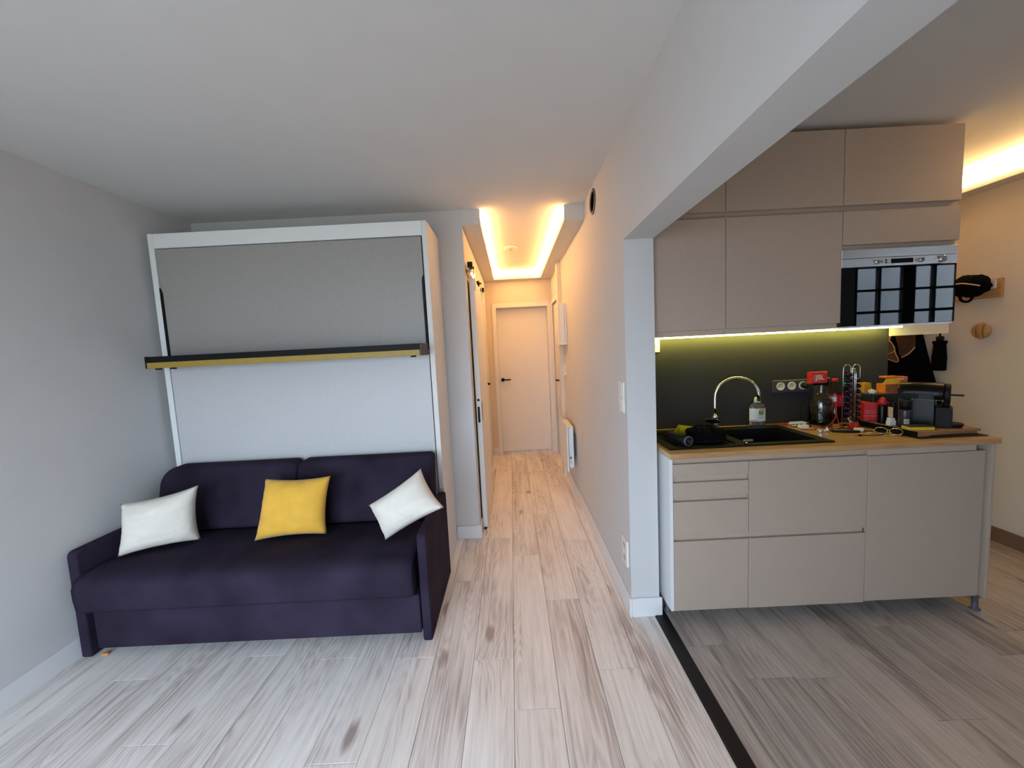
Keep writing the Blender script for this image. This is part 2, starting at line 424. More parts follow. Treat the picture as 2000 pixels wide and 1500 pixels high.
# laminate behind the camera and far to the right, seen only in reflections: whole boards in long runs
for k in range(-12, 4):
    x0 = max(-0.0595 + PW * k, XL + 0.002); x1 = min(-0.0595 + PW * (k + 1), 0.7115)
    if x1 - x0 > 0.02: plank((x0 + x1) / 2, YF + 0.002, YP0, x1 - x0)
JK = {0: 1.77, 2: 1.56, 4: 1.35, 5: 1.84, 7: 1.63}
for k in range(0, 13):
    x0 = 0.7745 + 0.1935 * k; x1 = min(x0 + 0.1935, XH - 0.002)
    if x1 - x0 < 0.02: continue
    j = JK.get(k, 1.2 + (k * 0.371) % LEN)
    column(x0, x1, j, YP0, 3.68)
    plank((x0 + x1) / 2, YF + 0.002, YP0, x1 - x0)
for k in range(0, 18):
    x0 = XH + 0.001 + 0.1935 * k; x1 = min(x0 + 0.1935, 6.78)
    if x1 - x0 > 0.02: plank((x0 + x1) / 2, YF + 0.002, 1.48, x1 - x0)

# black threshold strip between the two floors
struct('trim_1', B(0.7125, YF, 0.0, 0.7735, 2.06, 0.006, 0.002), 'strip')

# ceiling with the dropped soffits round the corridor cove
ce = struct('ceiling', B(-2.45, YF - 0.1, ZC, 6.9, 5.6, ZC + 0.08), 'ceil', origin=(0, 0, ZC))
CL, CR, CB = -0.180, 0.444, 5.300
struct('soffit', B(XC, YW, ZS, CL, YE, ZC), 'ceil', ce)
struct('soffit', B(CR, YW, ZS, XR, YE, ZC), 'ceil', ce)
struct('soffit', B(CL, CB, ZS, CR, YE, ZC), 'ceil', ce)
struct('soffit', B(3.14, 1.50, 2.39, XH, 3.70, ZC), 'ceil', ce)

# walls
struct('wall_left', B(XL - 0.1, YF - 0.1, 0, XL, YW + 0.1, ZC), 'wall')
struct('wall_back', B(XL - 0.1 + 0.1, YW, 0, XC, YW + 0.1, ZC), 'wall')
bm = bmesh.new()
D3 = (4.06, 4.88, 2.06)
box(bm, XC - 0.1, YW + 0.1, 0, XC, D3[0], ZC); box(bm, XC - 0.1, D3[0], D3[2], XC, D3[1], ZC); box(bm, XC - 0.1, D3[1], 0, XC, YE, ZC)
box(bm, XC - 0.1, D3[0], 0, XC - 0.06, D3[1], D3[2])
struct('wall_corridor_left', bm, 'hallwall')
D4 = (4.62, 5.34, 2.06)
bm = bmesh.new()
box(bm, XR, 2.003, 0, XR2, D4[0], ZC); box(bm, XR, D4[0], D4[2], XR2, D4[1], ZC); box(bm, XR, D4[1], 0, XR2, YE, ZC)
box(bm, XR, YF, ZL, XR2, 2.003, ZC); box(bm, XR + 0.06, D4[0], 0, XR2, D4[1], D4[2])
struct('wall_right', bm, 'wall')
DE = (-0.205, 0.553, 2.075)
bm = bmesh.new()
box(bm, XC - 0.1, YE, 0, DE[0], YE + 0.16, ZC); box(bm, DE[1], YE, 0, XR2, YE + 0.16, ZC); box(bm, DE[0], YE, DE[2], DE[1], YE + 0.16, ZC)
box(bm, DE[0], YE + 0.161, 0, DE[1], YE + 0.2, DE[2])
struct('wall_end', bm, 'hallwall')
# boxed-in pipe on the corridor's right side
struct('trim_2', B(0.545, 4.37, 0, XR, 4.50, ZS, 0.002, 1), 'hallwall')
# kitchen partition and the hall behind
struct('wall_kitchen', B(XR2, 2.475, 0, 2.39, 2.575, ZC), 'wall')
struct('trim_3', B(2.3905, 2.475, 1.445, 2.775, 2.575, ZC), 'hallwall')
struct('wall_hall_right', B(XH, 1.5, 0, XH + 0.1, 3.8, ZC), 'hallwall')
struct('wall_hall_back', B(XR2, 3.70, 0, XH, 3.80, ZC), 'hallwall')
struct('wall_far_right', B(6.8, YF - 0.1, 0, 6.9, 1.6, ZC), 'wall')
struct('wall_side', B(XH + 0.1, 1.5, 0, 6.8, 1.6, ZC), 'wall')
bm = bmesh.new(); y0, y1 = YF - 0.1, YF
for (a, b) in ((XL - 0.1 + 0.1, WIN1[0]), (WIN1[1], WIN2[0]), (WIN2[1], 6.8)): box(bm, a, y0, 0, b, y1, ZC)
for w in (WIN1, WIN2):
    box(bm, w[0], y0, w[3], w[1], y1, ZC); box(bm, w[0], y0, 0, w[1], y1, w[2])
struct('wall_front', bm, 'wall')

# unseen wall added outside the second window to cut the daylight through it
struct('wall_added_screen', B(4.0, -2.75, -1.0, 7.6, -2.6, 4.2), 'light_screen')
def window(name, w, cols, rows, post):
    """cols: pane spans in x, rows: pane spans in z"""
    r = sroot(name, ((w[0] + w[1]) / 2, YF - 0.05, w[2]))
    bm = bmesh.new(); y0, y1 = YF - 0.08, YF - 0.03
    box(bm, w[0], y0, w[2], w[1], y1, rows[0][0]); box(bm, w[0], y0, rows[-1][1], w[1], y1, w[3])
    xs = [w[0]] + [v for c in cols for v in c] + [w[1]]
    for i in range(0, len(xs), 2): box(bm, xs[i], y0, rows[0][0], xs[i + 1], y1, rows[-1][1])
    obj('window_frame', bm, post, r)
    for c in cols:
        for i in range(len(rows) - 1):
            obj('muntin', B(c[0], y0 + 0.01, rows[i][1], c[1], y1 - 0.005, rows[i + 1][0]), post, r)
        for q in rows:
            obj('pane', B(c[0], YF - 0.058, q[0], c[1], YF - 0.054, q[1]), 'pane', r)
window('window_1', WIN1, [(-2.12, -1.63), (-1.59, -1.10), (-1.00, -0.51), (-0.47, 0.02)], [(0.14, 0.66), (0.69, 1.20), (1.23, 1.74), (1.77, 2.03)], 'white')
window('window_2', WIN2, [(4.70, 4.985), (5.02, 5.315), (5.485, 5.728), (5.762, 6.05)], [(1.22, 1.425), (1.455, 1.715), (1.75, 2.01), (2.04, 2.32)], 'black')

# baseboards
def bb(name, x0, y0, x1, y1, h=0.104): struct(name, B(x0, y0, 0.0, x1, y1, h, 0.003, 2), 'base')
bb('baseboard_left', XL, YF, XL + 0.014, YW)
bb('baseboard_back', -0.497, YW - 0.014, XC + 0.014, YW)
bb('baseboard_corridor_left', XC, YW + 0.0005, XC + 0.013, YW + 0.13)
bb('baseboard_right', XR - 0.014, 1.9885, XR, 4.369)
bb('baseboard_pillar', XR + 0.0005, 1.9885, 0.752, 2.0025)
bb('baseboard_end_left', XC, YE - 0.013, -0.238, YE)
bb('baseboard_end_right', 0.586, YE - 0.013, XR, YE)
struct('baseboard_hall', B(XH - 0.014, 1.5, 0.0, XH, 3.69, 0.10, 0.003, 2), 'shadedbase')

# ------------------------------------------------------------------ doors
def lever(parent, p, d, out, m='black', n='door_handle'):
    """rose + neck + lever; p on the leaf, out = outward normal, d = lever direction"""
    p, d, out = Vector(p), Vector(d), Vector(out); bm = bmesh.new()
    cyl(bm, p, p + out * 0.009, 0.026, 20); cyl(bm, p + out * 0.008, p + out * 0.045, 0.010, 12)
    tube(bm, [p + out * 0.045 - d * 0.008, p + out * 0.045 + d * 0.05, p + out * 0.045 + d * 0.115], 0.010, 10)
    obj(n, bm, m, parent)
d1 = sroot('door_1', (0.17, YE + 0.14, 0))
bm = bmesh.new()
for (a, b) in ((-0.238, -0.180), (0.530, 0.586)): box(bm, a, YE - 0.016, 0, b, YE, 2.11, 0.003, 1)
box(bm, -0.180, YE - 0.016, 2.052, 0.530, YE, 2.11, 0.003, 1)
for (a, b) in ((-0.205, -0.179), (0.527, 0.553)): box(bm, a, YE, 0, b, YE + 0.15, 2.06)
box(bm, -0.179, YE, 2.050, 0.527, YE + 0.15, 2.075)
obj('door_frame', bm, 'door', d1)
obj('leaf', B(-0.178, 5.555, 0.008, 0.526, 5.59, 2.046, 0.002, 1), 'door', d1)
lever(d1, (-0.135, 5.555, 1.05), (1, 0, 0), (0, -1, 0))

d2 = sroot('door_2', (-0.282, 3.6, 0))
lf = obj('leaf', B(-0.303, 3.13, 0.014, -0.263, 4.10, 2.055, 0.002, 1), 'door', d2)
bm = bmesh.new(); cyl(bm, (-0.283, 3.1295, 1.085), (-0.283, 3.1285, 1.085), 0.011, 16)
obj('lock_hole', bm, 'black', lf)
bm = bmesh.new(); prism(bm, rrect(-0.293, 0.90, -0.275, 1.03, 0.006), 'Y', 3.127, 3.1295); obj('edge_pull', bm, 'black', lf)
obj('pull_recess', B(-0.2628, 3.19, 0.90, -0.2605, 3.21, 1.06), 'black', lf)
obj('floor_guide', B(-0.290, 3.115, 0.0005, -0.276, 3.16, 0.016), 'black', d2)
obj('rail', B(-0.294, 3.04, 2.085, -0.286, 4.38, 2.120), 'darkchrome', d2)
for y in (3.17, 3.92):
    bm = bmesh.new()
    box(bm, -0.2625, y - 0.016, 1.96, -0.2575, y + 0.016, 2.03, 0.002, 1)
    box(bm, -0.2625, y - 0.016, 2.03, -0.2575, y + 0.016, 2.155, 0.002, 1)
    h = obj('hanger', bm, 'chrome', d2)
    bm = bmesh.new(); cyl(bm, (-0.302, y, 2.142), (-0.278, y, 2.142), 0.027, 20); cyl(bm, (-0.278, y, 2.142), (-0.2576, y, 2.142), 0.009, 12)
    obj('roller', bm, 'black', h)
for y in (3.09, 3.55, 3.98, 4.33):
    bm = bmesh.new(); cyl(bm, (-0.3155, y, 2.102), (-0.274, y, 2.102), 0.012, 12)
    obj('rail_standoff', bm, 'chrome', d2)
for y in (3.07, 4.35):
    obj('end_stop', B(-0.302, y - 0.02, 2.120, -0.262, y + 0.02, 2.165, 0.004, 1), 'black', d2)

d3 = sroot('door_3', (XC, 4.47, 0))
obj('leaf', B(XC - 0.055, D3[0] + 0.02, 0.008, XC - 0.012, D3[1] - 0.022, 2.04, 0.002, 1), 'door', d3)
bm = bmesh.new(); box(bm, XC, D3[1] - 0.018, 0, XC + 0.014, D3[1] + 0.055, 2.115, 0.002, 1); box(bm, XC, D3[0] - 0.05, 2.055, XC + 0.014, D3[1] - 0.018, 2.115, 0.002, 1)
box(bm, XC, D3[0] - 0.05, 0, XC + 0.014, D3[0] + 0.018, 2.055, 0.002, 1)
obj('door_frame', bm, 'door', d3)
lever(d3, (XC - 0.012, D3[1] - 0.075, 1.07), (0, -1, 0), (1, 0, 0))
d4 = sroot('door_4', (XR, 4.98, 0))
obj('leaf', B(XR + 0.012, D4[0] + 0.02, 0.008, XR + 0.055, D4[1] - 0.022, 2.04, 0.002, 1), 'door', d4)
bm = bmesh.new(); box(bm, XR - 0.014, D4[0] - 0.05, 0, XR, D4[0] + 0.018, 2.055, 0.002, 1); box(bm, XR - 0.014, D4[1] - 0.018, 0, XR, D4[1] + 0.05, 2.055, 0.002, 1)
box(bm, XR - 0.014, D4[0] - 0.05, 2.055, XR, D4[1] + 0.05, 2.115, 0.002, 1)
obj('door_frame', bm, 'door', d4)
lever(d4, (XR + 0.012, D4[0] + 0.20, 1.066), (0, 1, 0), (-1, 0, 0))

# ------------------------------------------------------------------ built-in lights
t = thing('cove_light', 'glowing warm LED strip round the dropped ceiling edge of the corridor', 'light', (0.13, 4.1, ZS + 0.05))
zs0, zs1 = ZS + 0.046, ZC - 0.016
obj('light_strip', B(CL + 0.0005, YW + 0.004, zs0, CL + 0.012, CB - 0.0005, zs1), 'led_warm', t)
obj('light_strip', B(CR - 0.012, YW + 0.004, zs0, CR - 0.0005, CB - 0.0005, zs1), 'led_warm', t)
obj('light_strip', B(CL + 0.0125, CB - 0.012, zs0, CR - 0.0125, CB - 0.0005, zs1), 'led_warm', t)
t = thing('cove_light', 'glowing warm LED strip along the ceiling edge behind the kitchen, right side', 'light', (3.13, 2.6, 2.43))
obj('light_strip', B(3.128, 1.504, 2.432, 3.1395, 3.696, ZC - 0.012), 'led_hall', t)
t = thing('under_cabinet_light', 'thin yellow LED strip under the kitchen wall cabinets', 'light', (1.56, 2.385, 1.49))
obj('light_strip', B(0.775, 2.382, 1.4965, 2.384, 2.392, 1.5050), 'led_under', t)
obj('front_lens', B(0.775, 2.378, 1.4955, 2.384, 2.3815, 1.5050), 'led_front', t)
obj('light_shield', B(0.775, 2.376, 1.4940, 2.384, 2.386, 1.4955), 'steel', t)  # shield added below the strip to keep its light off the worktop

t = thing('ceiling_rose', 'small round white ceiling cover in the middle of the lit corridor cove', 'ceiling cover', (0.045, 4.12, ZC - 0.03))
bm = bmesh.new(); lathe(bm, [(0.072, 0.0295), (0.070, 0.022), (0.03, 0.018)], (0.045, 4.12, ZC - 0.03), seg=28); obj('cover', bm, 'ceil', t)
bm = bmesh.new(); box(bm, -0.015, 4.108, ZC - 0.024, 0.105, 4.132, ZC - 0.011, 0.004, 1); box(bm, 0.033, 4.06, ZC - 0.024, 0.057, 4.18, ZC - 0.011, 0.004, 1); obj('bracket', bm, 'ceil', t)

# ------------------------------------------------------------------ fittings on walls
t = thing('air_vent', 'round black air vent high on the wall near the ceiling corner', 'vent', (XR, 2.655, 2.34))
bm = bmesh.new(); lathe(bm, [(0.080, 0.0), (0.080, 0.006), (0.070, 0.010), (0.062, 0.006), (0.060, 0.001)], (XR, 2.655, 2.42), (-1, 0, 0), 36, cap=False); obj('rim', bm, 'greyplastic', t)
bm = bmesh.new(); lathe(bm, [(0.0605, 0.0008), (0.0605, 0.002)], (XR, 2.655, 2.42), (-1, 0, 0), 36); obj('opening', bm, 'void', t)

t = thing('light_switch', 'white double light switch on the corridor wall beside the pillar edge', 'switch', (XR, 2.083, 1.11))
obj('plate', B(XR - 0.009, 2.038, 1.115, XR, 2.128, 1.278, 0.003, 2), 'white', t)
for z in (1.155, 1.237): obj('rocker', B(XR - 0.013, 2.053, z - 0.032, XR - 0.0085, 2.113, z + 0.032, 0.002, 1), 'white', t)
t = thing('wall_socket', 'white double wall socket low beside the pillar', 'socket', (XR, 2.083, 0.25))
obj('plate', B(XR - 0.011, 2.036, 0.255, XR, 2.130, 0.402, 0.003, 2), 'white', t)
for z in (0.292, 0.365):
    bm = bmesh.new(); cyl(bm, (XR - 0.0115, 2.083, z), (XR - 0.0105, 2.083, z), 0.021, 20); o = obj('socket_well', bm, 'socket', t)
    bm = bmesh.new()
    for dy in (-0.009, 0.009): cyl(bm, (XR - 0.0125, 2.083 + dy, z), (XR - 0.0115, 2.083 + dy, z), 0.003, 8)
    obj('pin_hole', bm, 'print', o)
t = thing('wall_switch', 'small white wall switch above the radiator deep in the corridor', 'switch', (XR, 4.25, 1.17))
obj('plate', B(XR - 0.016, 4.21, 1.17, XR, 4.29, 1.28, 0.003, 1), 'white', t)
t = thing('electrical_panel', 'white electrical box mounted on the right corridor wall', 'fuse box', (0.55, 4.2, 1.50))
obj('body', B(0.515, 4.05, 1.500, XR - 0.0005, 4.34, 1.925, 0.004, 2), 'door', t)
obj('cover', B(0.503, 4.045, 1.497, 0.5145, 4.345, 1.928, 0.003, 1), 'door', t)
obj('side_seam', B(0.566, 4.0475, 1.52, 0.5675, 4.0495, 1.905), 'print', t)

t = thing('radiator', 'white electric panel radiator on the right corridor wall', 'radiator', (0.53, 3.88, 0.27))
obj('front_panel', B(0.488, 3.62, 0.290, 0.502, 4.14, 0.735, 0.003, 2), 'cool', t)
obj('body', B(0.508, 3.655, 0.318, 0.556, 4.10, 0.705, 0.004, 2), 'cool', t)
obj('top_grille', B(0.506, 3.66, 0.7055, 0.558, 4.095, 0.712), 'door', t)
obj('wall_bracket', B(0.5565, 3.72, 0.42, XR - 0.0005, 3.76, 0.62), 'greyplastic', t)
obj('wall_bracket', B(0.5565, 4.0, 0.42, XR - 0.0005, 4.04, 0.62), 'greyplastic', t)
bm = bmesh.new(); box(bm, 0.518, 3.6535, 0.405, 0.532, 3.655, 0.425); box(bm, 0.522, 3.6535, 0.365, 0.530, 3.655, 0.373); box(bm, 0.522, 3.6535, 0.385, 0.527, 3.655, 0.390); box(bm, 0.536, 3.6535, 0.352, 0.541, 3.655, 0.358)
obj('control_marks', bm, 'print', t)
bm = bmesh.new(); cyl(bm, (0.534, 3.68, 0.300), (0.534, 3.68, 0.318), 0.007, 12); obj('knob', bm, 'white', t)

# ================================================================== WALL BED
t = thing('wall_bed', 'tall white fold-down wall bed cabinet behind the dark sofa', 'wall bed', (-1.389, 2.77, 0))
yb = 2.558
obj('side_panel', B(-2.279, yb, 0, -2.244, YW - 0.002, 2.326, 0.0012, 1), 'bedwhite', t)
obj('side_panel', B(-0.531, yb, 0, -0.499, YW - 0.002, 2.326, 0.0012, 1), 'bedside', t)
obj('top_panel', B(-2.2435, yb + 0.001, 2.235, -0.5315, YW - 0.002, 2.3255, 0.001, 1), 'bedwhite', t)
obj('inner_box', B(-2.2435, 2.62, 0.0, -0.5315, YW - 0.003, 2.2345), 'black', t)
obj('upper_front', B(-2.238, yb + 0.006, 1.512, -0.540, 2.60, 2.2295, 0.001, 1), 'bedgrey', t)
obj('lower_front', B(-2.238, yb + 0.002, 0.05, -0.5375, 2.598, 1.509, 0.001, 1), 'bedlight', t)
for s, (x0, x1) in enumerate(((-2.2425, -2.2275), (-0.551, -0.5375))):
    bm = bmesh.new(); xi = x1 if s == 0 else x0; xo = x0 if s == 0 else x1; k = (xi - xo)
    prism(bm, [(xo, 1.54), (xi, 1.54), (xi, 1.88), (xi, 1.955), (xo + k * 0.3, 1.985), (xo, 1.985)], 'Y', yb - 0.001, yb + 0.0055)
    obj('dark_gap_strip', bm, 'black', t)  # black strip painted in for the dark gap beside the front
sh = obj('shelf', B(-2.216, 2.372, 1.509, -0.552, 2.552, 1.545, 0.002, 1), 'black', t)
obj('shelf_edge', B(-2.216, 2.372, 1.473, -0.5525, 2.388, 1.5088, 0.002, 1), 'yellowedge', sh)
obj('end_cap', B(-0.5515, 2.370, 1.4725, -0.537, 2.552, 1.5465, 0.002, 1), 'brownend', sh)
obj('end_cap', B(-2.226, 2.370, 1.4725, -2.2165, 2.552, 1.5465, 0.004, 1), 'black', sh)
for x in (-2.17, -2.08, -0.60):
    bm = bmesh.new(); cyl(bm, (x, 2.40, 1.464), (x, 2.40, 1.4728), 0.017, 14); obj('shelf_foot', bm, 'black', sh)

# ================================================================== SOFA
t = thing('sofa', 'long aubergine velvet sofa with thin flat arms below the wall bed', 'sofa', (-1.39, 2.2, 0))
def slab_arm(x0, x1):
    bm = bmesh.new(); prism(bm, rrect(1.887, 0.0, 2.515, 0.572, (0.012, 0.012, 0.035, 0.030), 5), 'X', x0, x1, 0.009, 3)
    return obj('arm', bm, 'velvet', t)
slab_arm(-2.300, -2.248); slab_arm(-0.526, -0.479)
def wob(p, amp=1.0):
    return amp * (noise.noise(Vector((p[0] * 2.2, p[1] * 3.1, p[2] * 2.0 + 3.0))) * 0.010 + noise.noise(Vector((p[0] * 6.0, p[1] * 7.0, 9.0))) * 0.004)
bm = bmesh.new()
prof = [(1.852, 0.268), (1.842, 0.285), (1.836, 0.34), (1.836, 0.395), (1.845, 0.425), (1.868, 0.444), (1.91, 0.453), (1.98, 0.456), (2.06, 0.455), (2.14, 0.453), (2.22, 0.450), (2.30, 0.446), (2.38, 0.442), (2.42, 0.43), (2.42, 0.30), (2.38, 0.268)]
nx = 60; x0, x1 = -2.243, -0.548; rows = []
for i in range(nx + 1):
    s = i / nx; x = x0 + (x1 - x0) * s; e = min(s, 1 - s) * (x1 - x0); shr = max(0, 1 - e / 0.03) ** 2 * 0.018
    row = []
    for (y, z) in prof:
        w = wob((x, y, z)) if 0.30 < z and y < 2.36 else 0
        cy, cz = 2.1, 0.37
        row.append(bm.verts.new((x, y + (w * -0.7 if y < 1.87 else 0) + (cy - y) * shr * 0.6, z + (w if y > 1.87 else 0) + (cz - z) * shr * 3)))
    rows.append(row)
for i in range(nx):
    for j in range(len(prof)):
        k = (j + 1) % len(prof); f = bm.faces.new((rows[i][j], rows[i + 1][j], rows[i + 1][k], rows[i][k])); f.smooth = True
bm.faces.new(rows[0][::-1]); bm.faces.new(rows[-1]); bmesh.ops.recalc_face_normals(bm, faces=bm.faces)
obj('seat', bm, 'velvet', t)
obj('base_panel', B(-2.196, 1.876, 0.055, -0.5285, 2.46, 0.262, 0.008, 3), 'velvet', t)
def back_cushion(x0, x1, rad):
    bm = bmesh.new(); prism(bm, rrect(x0, 0.452, x1, 0.838, rad, 8), 'Y', 2.335, 2.455, 0.028, 4)
    for v in bm.verts:
        v.co.y += (v.co.z - 0.45) * 0.235
    for f in bm.faces: f.smooth = True
    return obj('backrest', bm, 'velvet', t)
back_cushion(-2.275, -1.4005, (0.03, 0.04, 0.045, 0.11)); back_cushion(-1.3995, -0.532, (0.04, 0.03, 0.035, 0.045))
tag(obj('wood_scrap', B(-2.206, 1.895, 0.0005, -2.176, 1.91, 0.012, 0.003, 1), 'scrap'), 'small orange scrap on the floor under the sofa corner', 'scrap')

def pillow(name, label, corners, thick, m, group=None, pinch=0.06, dirs=None, seed=0, fold=0.0):
    """corners TL, TR, BR, BL in the world; bulge along the face normal"""
    TL, TR, BR, BL = [Vector(c) for c in corners]
    nrm = ((TR - TL) + (BR - BL)).cross((TL - BL) + (TR - BR)).normalized()
    if nrm.y > 0: nrm = -nrm
    n = 26; bm = bmesh.new(); F = {}; K = {}
    for i in range(n + 1):
        for j in range(n + 1):
            u, v = i / n, j / n; a, b = 2 * u - 1, 2 * v - 1
            # pull the edges in a little so corners stand out
            uu = u - pinch * a * (1 - abs(a)) * 0 - pinch * a * (1 - b * b) * abs(a) ** 3 * 0.9
            vv = v - pinch * b * (1 - a * a) * abs(b) ** 3 * 0.9
            p = (BL * (1 - uu) + BR * uu) * (1 - vv) + (TL * (1 - uu) + TR * uu) * vv
            h = thick * 1.12 * ((1 - a ** 4) * (1 - b ** 4)) ** 0.50 * (0.72 + 0.28 * (1 - a * a) * (1 - b * b))
            q = Vector((u * 3 + seed, v * 3, seed * 1.7))
            edge = 1 - max(abs(a), abs(b))
            wr = noise.noise(q) * 0.010 + noise.noise(Vector((a * 9 + seed, b * 9, 4.2))) * 0.005 * (1 - edge) + 0.004 * noise.noise(Vector((b * 14, seed, a * 3)))
            edgew = min(1, edge * 6)
            g = math.exp(-edge * 7.0); wr += g * 0.014 * noise.noise(Vector((a * 5 + seed * 3, b * 5, 7.7))) - 0.010 * max(0, noise.noise(Vector((u * 2.5 + v * 4.5 + seed, (u - v) * 0.8, 1.1))) - 0.25)
            K[i, j] = bm.verts.new(p - nrm * (h * 0.5) + nrm * 0.002)
            F[i, j] = bm.verts.new(p + nrm * (h * 0.62 + wr * edgew)) if 0 < i < n and 0 < j < n else K[i, j]
    for i in range(n):
        for j in range(n):
            for G, flip in ((F, False), (K, True)):
                q = [G[i, j], G[i + 1, j], G[i + 1, j + 1], G[i, j + 1]]
                f = bm.faces.new(q[::-1] if flip else q); f.smooth = True
    bmesh.ops.recalc_face_normals(bm, faces=bm.faces)
    return tag(obj(name, bm, m), label, 'pillow', group)
pillow('throw_pillow', 'cream cushion leaning on the sofa arm by the grey wall', [(-2.215, 2.105, 0.733), (-1.858, 2.21, 0.785), (-1.868, 2.195, 0.462), (-2.195, 2.030, 0.462)], 0.13, 'cream', seed=1.3)
pillow('throw_pillow', 'mustard yellow cushion in the middle of the sofa', [(-1.500, 2.262, 0.787), (-1.103, 2.25, 0.789), (-1.128, 2.19, 0.462), (-1.522, 2.145, 0.462)], 0.115, 'mustard', seed=5.1, pinch=0.05)
pillow('throw_pillow', 'cream cushion tipped on one corner over the outer sofa arm', [(-0.835, 2.105, 0.655), (-0.5405, 2.145, 0.838), (-0.400, 2.02, 0.657), (-0.748, 2.075, 0.462)], 0.12, 'cream', seed=8.8, pinch=0.05)

# ================================================================== KITCHEN
# ---- base units
yk, yc = 1.912, 1.932           # front face, carcass face
def front(name, parent, x0, x1, z0, z1, y=yk, m='greige', th=0.019):
    return obj(name, B(x0 + 0.0015, y, z0, x1 - 0.0015, y + th, z1, 0.0012, 1), m, parent)
def leg(parent, x, y, m='greyplastic'):
    bm = bmesh.new(); lathe(bm, [(0.024, 0.0), (0.024, 0.006), (0.014, 0.010), (0.014, 0.07), (0.022, 0.072), (0.022, 0.0795)], (x, y, 0.0005), seg=14)
    return obj('leg', bm, m, parent)
t = thing('drawer_unit', 'narrow base unit with four greige drawer fronts beside the pillar', 'kitchen unit', (0.968, 2.2, 0))
obj('carcass', B(0.7855, yc, 0.080, 1.169, 2.470, 0.893), 'greigebody', t)
obj('side_panel', B(0.768, yk, 0.080, 0.785, 2.470, 0.893, 0.001, 1), 'whitebody', t)
for z0, z1 in ((0.797, 0.861), (0.690, 0.765), (0.488, 0.665), (0.080, 0.455)): front('drawer', t, 0.7855, 1.1705, z0, z1)
for (x, y) in ((0.800, 2.04), (1.13, 2.10), (0.80, 2.40), (1.13, 2.40)): leg(t, x, y)
t = thing('drawer_unit', 'wide base unit with two deep greige drawers under the sink', 'kitchen unit', (1.47, 2.2, 0))
bm = bmesh.new(); box(bm, 1.170, yc, 0.080, 1.188, 2.470, 0.893); box(bm, 1.752, yc, 0.080, 1.770, 2.470, 0.893); box(bm, 1.188, yc, 0.080, 1.752, 2.470, 0.10); box(bm, 1.188, 2.46, 0.10, 1.752, 2.470, 0.893)
box(bm, 1.188, yc, 0.84, 1.752, yc + 0.018, 0.893); box(bm, 1.188, yc, 0.44, 1.752, yc + 0.018, 0.50)
obj('carcass', bm, 'greigebody', t)
for z0, z1 in ((0.482, 0.861), (0.078, 0.455)): front('drawer', t, 1.1705, 1.7715, z0, z1)
for (x, y) in ((1.22, 2.10), (1.72, 2.10), (1.22, 2.40), (1.72, 2.40)): leg(t, x, y)
t = thing('dishwasher', 'built-in appliance with one wide plain greige door at the worktop end', 'appliance', (2.07, 2.2, 0))
obj('body', B(1.774, 1.936, 0.10, 2.350, 2.44, 0.872), 'greyplastic', t)
front('door', t, 1.7725, 2.3635, 0.084, 0.856)
obj('top_rail', B(1.774, 1.921, 0.857, 2.325, 1.9355, 0.8925), 'greigebody', t)
for (x, y) in ((1.82, 2.10), (2.30, 2.10), (1.82, 2.40), (2.30, 2.40)):
    bm = bmesh.new(); cyl(bm, (x, y, 0.0005), (x, y, 0.10), 0.018, 12); obj('foot', bm, 'greyplastic', t)
t = thing('end_panel', 'greige end panel closing the kitchen run on the right', 'panel', (2.385, 2.18, 0))
obj('panel', B(2.374, 1.892, 0.080, 2.388, 2.470, 0.893, 0.001, 1), 'greige', t)
obj('plinth_board', B(2.352, 1.935, 0.0005, 2.366, 2.45, 0.0795), 'oakhook', t)
leg(t, 2.372, 1.93)

# ---- worktop with a cut-out for the sink
SX0, SX1, SY0, SY1 = 0.812, 1.622, 1.985, 2.395
bm = bmesh.new(); wz0, wz1 = 0.8935, 0.921
wx0, wx1, wy0, wy1 = 0.768, 2.416, 1.893, 2.472
box(bm, wx0, wy0, wz0, wx1, SY0, wz1); box(bm, wx0, SY1, wz0, wx1, wy1, wz1); box(bm, wx0, SY0, wz0, SX0, SY1, wz1); box(bm, SX1, SY0, wz0, wx1, SY1, wz1)
t = tag(obj('worktop', bm, 'worktop', origin=(1.59, 2.18, 0.8935)), 'light oak kitchen worktop over the base units', 'worktop')
obj('raw_edge', B(0.7665, 1.8945, 0.894, 0.7678, 2.47, 0.9205), 'chip', t)
# ---- sink
t = thing('sink', 'black composite sink with drainer set in the oak worktop', 'sink', (1.21, 2.19, 0.921))
rz0, rz1 = 0.9212, 0.9285
BX0, BX1, BY0, BY1 = 1.222, 1.590, 2.012, 2.325
bm = bmesh.new(); ox0, ox1, oy0, oy1 = 0.792, 1.646, 1.966, 2.408
def ring(bm, o, i, z0, z1):
    (a, b, c, d), (e, f, g, h) = o, i
    box(bm, a, b, z0, c, f, z1, 0); box(bm, a, h, z0, c, d, z1, 0); box(bm, a, f, z0, e, h, z1, 0); box(bm, g, f, z0, c, h, z1, 0)
# rim: left part carries the drainer, right part the basin
box(bm, ox0, oy0, rz0, 0.835, oy1, rz1); box(bm, 0.835, oy0, rz0, 1.165, 2.01, rz1); box(bm, 0.835, 2.33, rz0, 1.165, oy1, rz1)
box(bm, 1.165, oy0, rz0, BX0, oy1, rz1); box(bm, BX0, oy0, rz0, BX1, BY0, rz1); box(bm, BX0, BY1, rz0, BX1, oy1, rz1); box(bm, BX1, oy0, rz0, ox1, oy1, rz1)
obj('rim', bm, 'sink', t)
bm = bmesh.new(); box(bm, 0.835, 2.01, 0.9145, 1.165, 2.33, 0.9185)
for i in range(9): box(bm, 0.862 + i * 0.034, 2.03, 0.9185, 0.874 + i * 0.034, 2.31, 0.9225)
for q in ((0.832, 2.007, 0.835, 2.333), (1.165, 2.007, 1.168, 2.333)): box(bm, q[0], q[1], 0.9145, q[2], q[3], 0.9212)
